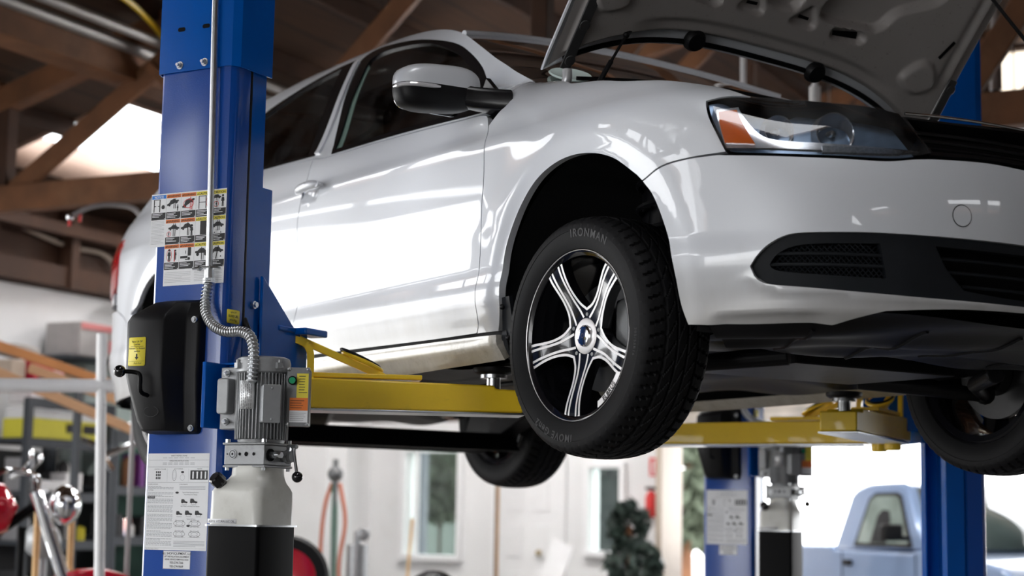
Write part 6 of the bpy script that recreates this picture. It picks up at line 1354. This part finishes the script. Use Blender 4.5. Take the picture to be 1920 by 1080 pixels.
# clutter on the shelves: individually built small things
rr = random.Random(11)
CL = [mat('cl_black', (.02, .02, .022), .5), mat('cl_white', (.75, .75, .74), .4), mat('cl_brown', (.28, .13, .06), .6), mat('cl_red', (.5, .03, .03), .4), mat('cl_yellow', (.65, .55, .04), .5), mat('cl_grey', (.3, .3, .31), .4, .5), mat('cl_purple', (.16, .03, .22), .5), CHROME]
nm = ['black', 'white', 'brown', 'red', 'yellow', 'grey', 'purple', 'chrome']
def tin(u, v, z, r_, h, ci, lab): b = B(); b.lathe([(0, 0), (r_, 0), (r_, h*.85), (r_*.75, h*.9), (r_*.35, h), (0, h)], 16, Matrix.Translation((u, v, z))); tag(bobj(b, 'can', CL[ci]), lab, 'can', 'cans and boxes crowding the lower shelves')
for z in (1.475, 1.135, .765, 1.535, 1.165):
    for base in ((9.40, 10.08) if z in (1.475, 1.135, .765) else (10.33, 10.84),):
        u = base[0]
        while u < base[1]:
            ci = rr.choice([0, 0, 0, 1, 2, 3, 4, 5, 6, 7]); w = rr.uniform(.05, .11); h = rr.uniform(.08, .26)
            if rr.random() < .5: tin(u+w/2, 8.66+rr.uniform(0, .1), z, w*.45, h, ci, 'small can or box among the crowded shelves left of the green cabinet')
            else:
                b = B(); b.box((u+w/2, 8.70, z+h/2), (w, .18, h)); tag(bobj(b, 'can', CL[ci], bevel=.004), 'small can or box among the crowded shelves left of the green cabinet', 'can', 'cans and boxes crowding the lower shelves')
            u += w+.012
b = B(); b.box((9.66, 8.66, 1.52), (.34, .2, .07)); b.box((9.86, 8.66, 1.55), (.18, .2, .13)); tag(bobj(b, 'white_tray', WHITEPT, bevel=.006), 'white tray and box on the middle shelf at the left', 'tray')
# chromed tubes hanging by the shelves
for k, (a, c, l) in enumerate((((9.3, 7.75, 1.92), (9.55, 7.45, 1.78), 'polished bent tube, upper one beside the white pole'), ((9.15, 7.9, 1.82), (9.3, 7.75, 1.62), 'polished tube hanging under the upper bent tube'), ((9.3, 7.8, 1.72), (9.6, 7.45, 1.80), 'polished bracket between the tubes left of the white pole'))):
    b = B(); b.tube(cr([a, (a[0]*.5+c[0]*.5, a[1]*.5+c[1]*.5, (a[2]+c[2])/2+.05), c], 6), .022, 10); tag(bobj(b, 'polished_tube', CHROME), l, 'tube')
# motorcycle, only its front quarter inside the frame
mc = thing('motorcycle', 'red and chrome motorcycle in the lower left corner', 'motorcycle', M=BM @ Matrix.Translation((6.70, 6.13, .306)) @ Matrix.Rotation(R(-52), 4, 'Z'))
REDP = mat('red_tank_paint', (.60, .008, .03), .12, .1, .03, coat=1)
b = B(); b.box((6.45, 6.45, .15), (2.3, .6, .30), Matrix.Rotation(R(-52), 3, 'Z')); tag(bobj(b, 'work_stand', GREYM, bevel=.01), 'low dark work stand carrying the motorcycle', 'stand')
def mcwheel(x):
    b = B(); fr = Matrix.Translation((x, 0, .32)) @ Matrix.Rotation(R(90), 4, 'X'); b.lathe([(.25, -.05), (.31, -.045), (.325, 0), (.31, .045), (.25, .05), (.25, -.05)], 40, fr); w = b.obj('wheel', RUBBER, mc, ang=50)
    b = B(); b.lathe([(.235, -.04), (.25, -.045), (.25, .045), (.235, .04)], 40, fr); b.cyl(fr @ Vector((0, 0, -.05)), fr @ Vector((0, 0, .05)), .04, 14)
    for k in range(16): a = 2*math.pi*k/16; b.tube([fr @ Vector((.03*math.cos(a), .03*math.sin(a), .03*(-1)**k)), fr @ Vector((.24*math.cos(a+.2), .24*math.sin(a+.2), 0))], .004, 5)
    b.obj('wheel_rim', CHROME, w)
mcwheel(.35); mcwheel(-1.15)
b = B(); b.lathe([(0, -.26), (.10, -.24), (.15, -.1), (.155, .05), (.12, .2), (0, .26)], 24, Matrix.Translation((-.28, 0, 1.02)) @ Matrix.Rotation(R(84), 4, 'Y')); b.obj('fuel_tank', REDP, mc, ang=60)
b = B(); b.tube([(.35+.36*math.cos(R(a)), 0, .32+.36*math.sin(R(a))) for a in range(20, 160, 10)], .075, 12); b.obj('front_mudguard', REDP, mc, ang=60)
b = B(); b.box((-.55, 0, .95), (.5, .26, .10)); b.obj('seat', BLACKP, mc, bevel=.04, seg=3)
for s_ in (-1, 1):
    b = B(); b.tube([(.35, s_*.09, .32), (.12, s_*.09, .95), (.06, s_*.09, 1.12)], .028, 12); b.obj('fork_tube', CHROME, mc)
    b = B(); b.tube(cr([(-.2, s_*.12, .55), (-.05, s_*.17, .45), (-.3, s_*.18, .30), (-1.1, s_*.18, .30)], 6), [.03]*12+[.045]*7, 12); b.obj('exhaust_pipe', CHROME, mc)
    b = B(); b.tube(cr([(.06, s_*.03, 1.12), (.05, s_*.15, 1.20), (-.04, s_*.34, 1.22), (-.10, s_*.42, 1.20)], 5), .013, 8); b.obj('handlebar', CHROME, mc)
    b = B(); b.sphere((.05, s_*.30, 1.30), .035, 14, sc=(.4, 1, .8)); b.tube([(.0, s_*.28, 1.22), (.05, s_*.30, 1.28)], .007, 6); b.obj('mirror', CHROME, mc)
b = B(); b.sphere((.20, 0, 1.06), .10, 20, sc=(.8, 1, 1)); b.obj('headlamp', CHROME, mc, ang=60)
b = B()
for k in range(9): b.box((-.30, 0, .44+k*.03), (.24, .22, .012))
b.lathe([(0, -.17), (.10, -.17), (.12, 0), (.10, .17), (0, .17)], 20, Matrix.Translation((-.45, 0, .40)) @ Matrix.Rotation(R(90), 4, 'X')); b.box((-.38, 0, .38), (.5, .24, .16)); b.obj('engine_block', CHROME, mc, bevel=.004)
b = B(); b.tube([(.05, 0, 1.05), (-.2, 0, .85), (-.75, 0, .80), (-1.15, 0, .32)], .024, 8); b.tube([(.0, 0, .95), (.0, 0, .35), (-.6, 0, .25), (-.75, 0, .8)], .02, 8); b.obj('frame', BLACK, mc)
# second red machine wheel beside the tank, torch hoses, leaning stick, dome
t = thing('wheeled_cart', 'red cart with black tyre just right of the black oil tank', 'cart', M=BM @ Matrix.Translation((7.5, 5.10, 0)) @ Matrix.Rotation(R(-62), 4, 'Z'))
b = B(); fr = Matrix.Translation((0, 0, 1.02)) @ Matrix.Rotation(R(90), 4, 'X'); b.lathe([(.15, -.03), (.20, -.03), (.215, 0), (.20, .03), (.15, .03), (.15, -.03)], 36, fr); w = b.obj('wheel', RUBBER, t, ang=50); b = B(); b.lathe([(.0, -.02), (.05, -.03), (.15, -.02), (.15, .02), (.05, .03), (0, .02)], 30, fr); b.obj('wheel_hub', REDP, w)
b = B(); b.box((-.25, 0, .55), (.5, .3, .9)); b.box((-.10, 0, 1.22), (.12, .08, .05)); b.obj('body', REDP, t, bevel=.03, seg=3)
t = bthing('hose_stand', 'stand with looped red and green hoses against the white left wall', 'hose stand'); t.matrix_world = BM @ Matrix.Translation((10.1, 6.5, 0)) @ Matrix.Rotation(R(-60), 4, 'Z')
b = B(); b.cyl((0, 0, 0), (0, 0, 1.68), .016, 10); b.box((0, 0, .02), (.4, .3, .04)); b.obj('post', ALUD, t); b = B(); b.sphere((0, 0, 1.62), .055, 12, sc=(1, 1, 1)); b.cyl((0, 0, 1.60), (0, 0, 1.72), .02, 8); b.obj('top_hook', ALUD, t)
HOSER = mat('red_hose', (.62, .20, .12), .5); HOSEG = mat('green_hose', (.06, .22, .14), .5)
for s_, m_, nm_ in ((1, HOSER, 'red_hose_loop'), (-.1, HOSEG, 'green_hose_drop')):
    b = B(); b.tube(cr([(-.02, 0, 1.56), (-.065*s_, .0, 1.40), (-.085*s_, 0, 1.1), (-.08*s_, 0, .5), (-.02, 0, .3), (.06*s_, 0, .5), (.04*s_, 0, 1.0), (.075*s_, 0, 1.3), (.03*s_, 0, 1.56)], 6), .014, 8); b.obj(nm_, m_, t)
b = B(); b.cyl((.16, 0, .0), (.16, 0, 1.15), .07, 20); b.cyl((.16, 0, 1.15), (.16, 0, 1.24), .025, 10); b.sphere((.20, -.05, 1.22), .045, 12, sc=(1, .4, 1)); b.obj('gas_bottle', ALU, t)
b = B(); b.tube([(11.75, 6.95, 0), (12.0, 7.0, 1.33)], .012, 8); tag(bobj(b, 'leaning_stick', mat('handle_wood', (.66, .42, .18), .5, 0, .1)), 'slim pale stick leaning near the wall corner', 'stick')
b = B(); b.sphere((8.7, 4.93, .96), .12, 20, sc=(1.2, 1, .7)); b.cyl((8.7, 4.93, 0), (8.7, 4.93, .95), .09, 16); tag(bobj(b, 'black_canister', BLACKP, ang=60), 'black domed canister at the bottom edge below the far rear tyre', 'canister')
# right part of the back wall: sign, extinguisher, plant, white stool
sg = cbox('fire_sign', 'small red extinguisher sign on the far white wall', (UB-.01, 6.355, 1.85), (.01, .075, .17), REDL, 'sign', .0); b = B(); b.box((UB-.018, 6.355, 1.85), (.004, .022, .09)); b.box((UB-.018, 6.355, 1.79), (.004, .05, .012)); b.box((UB-.018, 6.352, 1.905), (.004, .035, .010)); b.obj('white_symbol', WHITEP, sg)
t = bthing('fire_extinguisher', 'red fire extinguisher with black hose hung beside the far opening', 'fire extinguisher'); b = B(); b.lathe([(0, 1.38), (.05, 1.38), (.055, 1.40), (.055, 1.57), (.035, 1.61), (.015, 1.63), (0, 1.63)], 24, Matrix.Translation((UB-.09, 6.34, 0))); b.obj('cylinder', REDL, t, ang=50); b = B(); b.tube(cr([(UB-.09, 6.34, 1.65), (UB-.10, 6.28, 1.64), (UB-.10, 6.22, 1.56), (UB-.10, 6.20, 1.46)], 6), .012, 8); b.box((UB-.09, 6.35, 1.65), (.03, .09, .03)); b.obj('hose', BLACKP, t)
t = bthing('potted_plant', 'dark leafy plant standing below the fire extinguisher', 'plant'); DL = mat('dark_leaves', (.028, .045, .036), .5, 0, .4, 12)
bb = leafy('f', '', (14.6, 6.28, 1.30), (.16, .18, .22), 260, 'p', 8, DL, .07); bb.obj('foliage', DL, t, ang=180); bb = leafy('f', '', (14.5, 6.18, .95), (.2, .26, .22), 320, 'p', 9, DL, .08); bb.obj('foliage', DL, t, ang=180)
b = B(); b.lathe([(0, 0), (.14, 0), (.18, .35), (.16, .36), (0, .33)], 24, Matrix.Translation((14.55, 6.25, 0))); b.obj('pot', mat('clay_pot', (.22, .1, .06), .7), t); b = B(); b.tube([(14.55, 6.25, .3), (14.6, 6.28, 1.3)], .03, 8); b.obj('stem', WOOD, t)
t = bthing('folding_chair', 'white folding chair with black legs under the narrow window', 'chair'); b = B(); b.bar((14.3, 6.92, .78), (14.35, 6.80, 1.14), .22, .02, up=(1, 0, 0)); b.obj('backrest', WHITEPT, t, bevel=.006); b = B(); b.box((14.1, 6.72, .72), (.34, .34, .03)); b.obj('seat', WHITEPT, t, bevel=.008)
for (du, dv) in ((-.14, -.14), (.14, -.14), (-.14, .14), (.14, .14)): b = B(); b.tube([(14.1+du, 6.72+dv, .72), (14.1+du*1.2, 6.72+dv*1.2, 0)], .014, 8); b.obj('leg', BLACKP, t)
# ------------------------------------------------------------------ pickup in the far bay (local x forwards, y away, z up)
tk = thing('pickup_truck', 'light blue pickup truck parked behind the second lift', 'pickup truck', (-7.12, 7.2, 0), R(-14))
TP = mat('light_blue_paint', (.26, .36, .56), .3, .25, .03, 3, coat=1)
SF = FR((1, 0, 0), (0, 0, 1), (0, 1, 0), (0, 0, 0)); WT = 1.72
b = B(); low = [(-2.3, .45), (-2.3, 1.17), (-.18, 1.17), (-.14, 1.13), (1.02, 1.13), (1.10, 1.15), (1.55, 1.13), (2.20, 1.05), (2.36, .98), (2.42, .82), (2.42, .45), (2.14, .40), (2.10, .56), (1.98, .72), (1.76, .80), (1.54, .72), (1.42, .56), (1.38, .38), (-.95, .38), (-.98, .56), (-1.10, .72), (-1.32, .80), (-1.54, .72), (-1.66, .56), (-1.70, .42)]
def trk(poly_, y0, y1, name, m_, par=None, bv=.03): b = B(); b.prism(poly_, y0, y1, SF); return b.obj(name, m_, par or tk, bevel=bv, seg=3)
trk(low, 0, WT, 'body', TP)
# cab as tapered loft
cabo = [(-.18, 1.13), (-.06, 1.60), (.02, 1.66), (.20, 1.69), (.68, 1.69), (.78, 1.66), (1.22, 1.15)]; n = len(cabo)
b = B(); vs = []
for y, s_ in ((.02, 0), (WT-.02, 1)):
    for x, z in cabo: t_ = (z-1.13)/.56; vs.append((x, y+(.13*t_ if s_ == 0 else -.13*t_), z))
b.add(vs, [tuple(range(n))[::-1], tuple(range(n, 2*n))]+[(i, (i+1) % n, n+(i+1) % n, n+i) for i in range(n)]); cab = b.obj('cab', TP, tk, bevel=.035, seg=3)
def cabp(pts, off, m_, name, par):
    b = B(); a = [(x, .02+.13*(z-1.13)/.56-off, z) for x, z in pts]; c = [(x, y+.012, z) for x, y, z in a]; k = len(a); b.add(a+c, [tuple(range(k)), tuple(range(k, 2*k))[::-1]]+[(i, (i+1) % k, k+(i+1) % k, k+i) for i in range(k)]); return b.obj(name, m_, par)
so = [(.14, 1.165), (.25, 1.56), (.33, 1.61), (.66, 1.61), (.73, 1.585), (1.02, 1.165)]; si = [(.19, 1.195), (.285, 1.545), (.35, 1.58), (.65, 1.58), (.70, 1.56), (.955, 1.195)]
cabp(so, .006, BLACKP, 'window_seal', cab)
TG = mat('truck_glass', (.50, .60, .56), .04, 0, .1, 3, emis=None, coat=.6); 
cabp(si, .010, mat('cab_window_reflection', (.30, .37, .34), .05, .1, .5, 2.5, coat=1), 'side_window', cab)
cabp([(.40, 1.2), (.44, 1.42), (.50, 1.47), (.60, 1.46), (.64, 1.38), (.64, 1.2)], .014, BLACKP, 'headrest_seen_in_window', cab)
b = B(); ws_ = [(.80, 1.64), (1.20, 1.17)]; b.add([(.80, .22, 1.645), (.80, WT-.22, 1.645), (1.225, WT-.09, 1.165), (1.225, .09, 1.165)], [(0, 1, 2, 3)]); b.obj('windscreen', mat('truck_screen', (.06, .08, .075), .03, 0, .3, 3, coat=1), cab, solid=-.02)
for x in (-1.32, 1.76):
    for y in (.12, WT-.12):
        b = B(); fr = Matrix.Translation((x, y, .36)) @ Matrix.Rotation(R(90), 4, 'X'); b.lathe([(.20, -.11), (.33, -.11), (.355, -.08), (.355, .08), (.33, .11), (.20, .11), (.20, -.11)], 40, fr); w = b.obj('wheel', RUBBER, tk, ang=40); b = B(); b.lathe([(0, -.07), (.20, -.08), (.20, .08), (0, .07)], 30, fr); b.obj('wheel_rim', ALU, w)
b = B(); b.box((.96, -.13, 1.285), (.10, .17, .13)); b.box((.98, -.03, 1.24), (.06, .12, .04)); b.obj('door_mirror', BLACKP, tk, bevel=.02, seg=3)
b = B(); b.box((.10, -.012, 1.03), (.13, .03, .05)); b.obj('door_handle', BLACKP, tk, bevel=.008)
for x in (.0, 1.10): b = B(); b.box((x, -.001, .80), (.008, .006, .64)); b.obj('door_seam', BLACK, tk)
b = B(); b.box((-.16, .8, 1.15), (.012, 1.5, .05)); b.obj('bed_gap', BLACK, tk)
for y in (.16, WT-.16): b = B(); b.box((2.35, y, .90), (.16, .34, .14)); h_ = b.obj('headlamp', CHROME, tk, bevel=.02); b = B(); b.box((2.28, y-.10 if y < 1 else y+.10, .88), (.16, .16, .13)); b.obj('amber_indicator', AMBER, h_, bevel=.02)
b = B(); b.box((2.43, WT/2, .92), (.05, 1.0, .16)); b.obj('grille', BLACKP, tk, bevel=.01); b = B(); b.box((2.46, WT/2, .56), (.14, WT+.02, .20)); b.obj('bumper', CHROME, tk, bevel=.03, seg=3)
cbox('orange_crate', 'orange-red crate stacked outside, beyond the pickup at the right photo edge', (17.2, 2.55, .85), (.6, .9, 1.7), mat('orange_crate_paint', (.62, .12, .03), .5), 'crate');
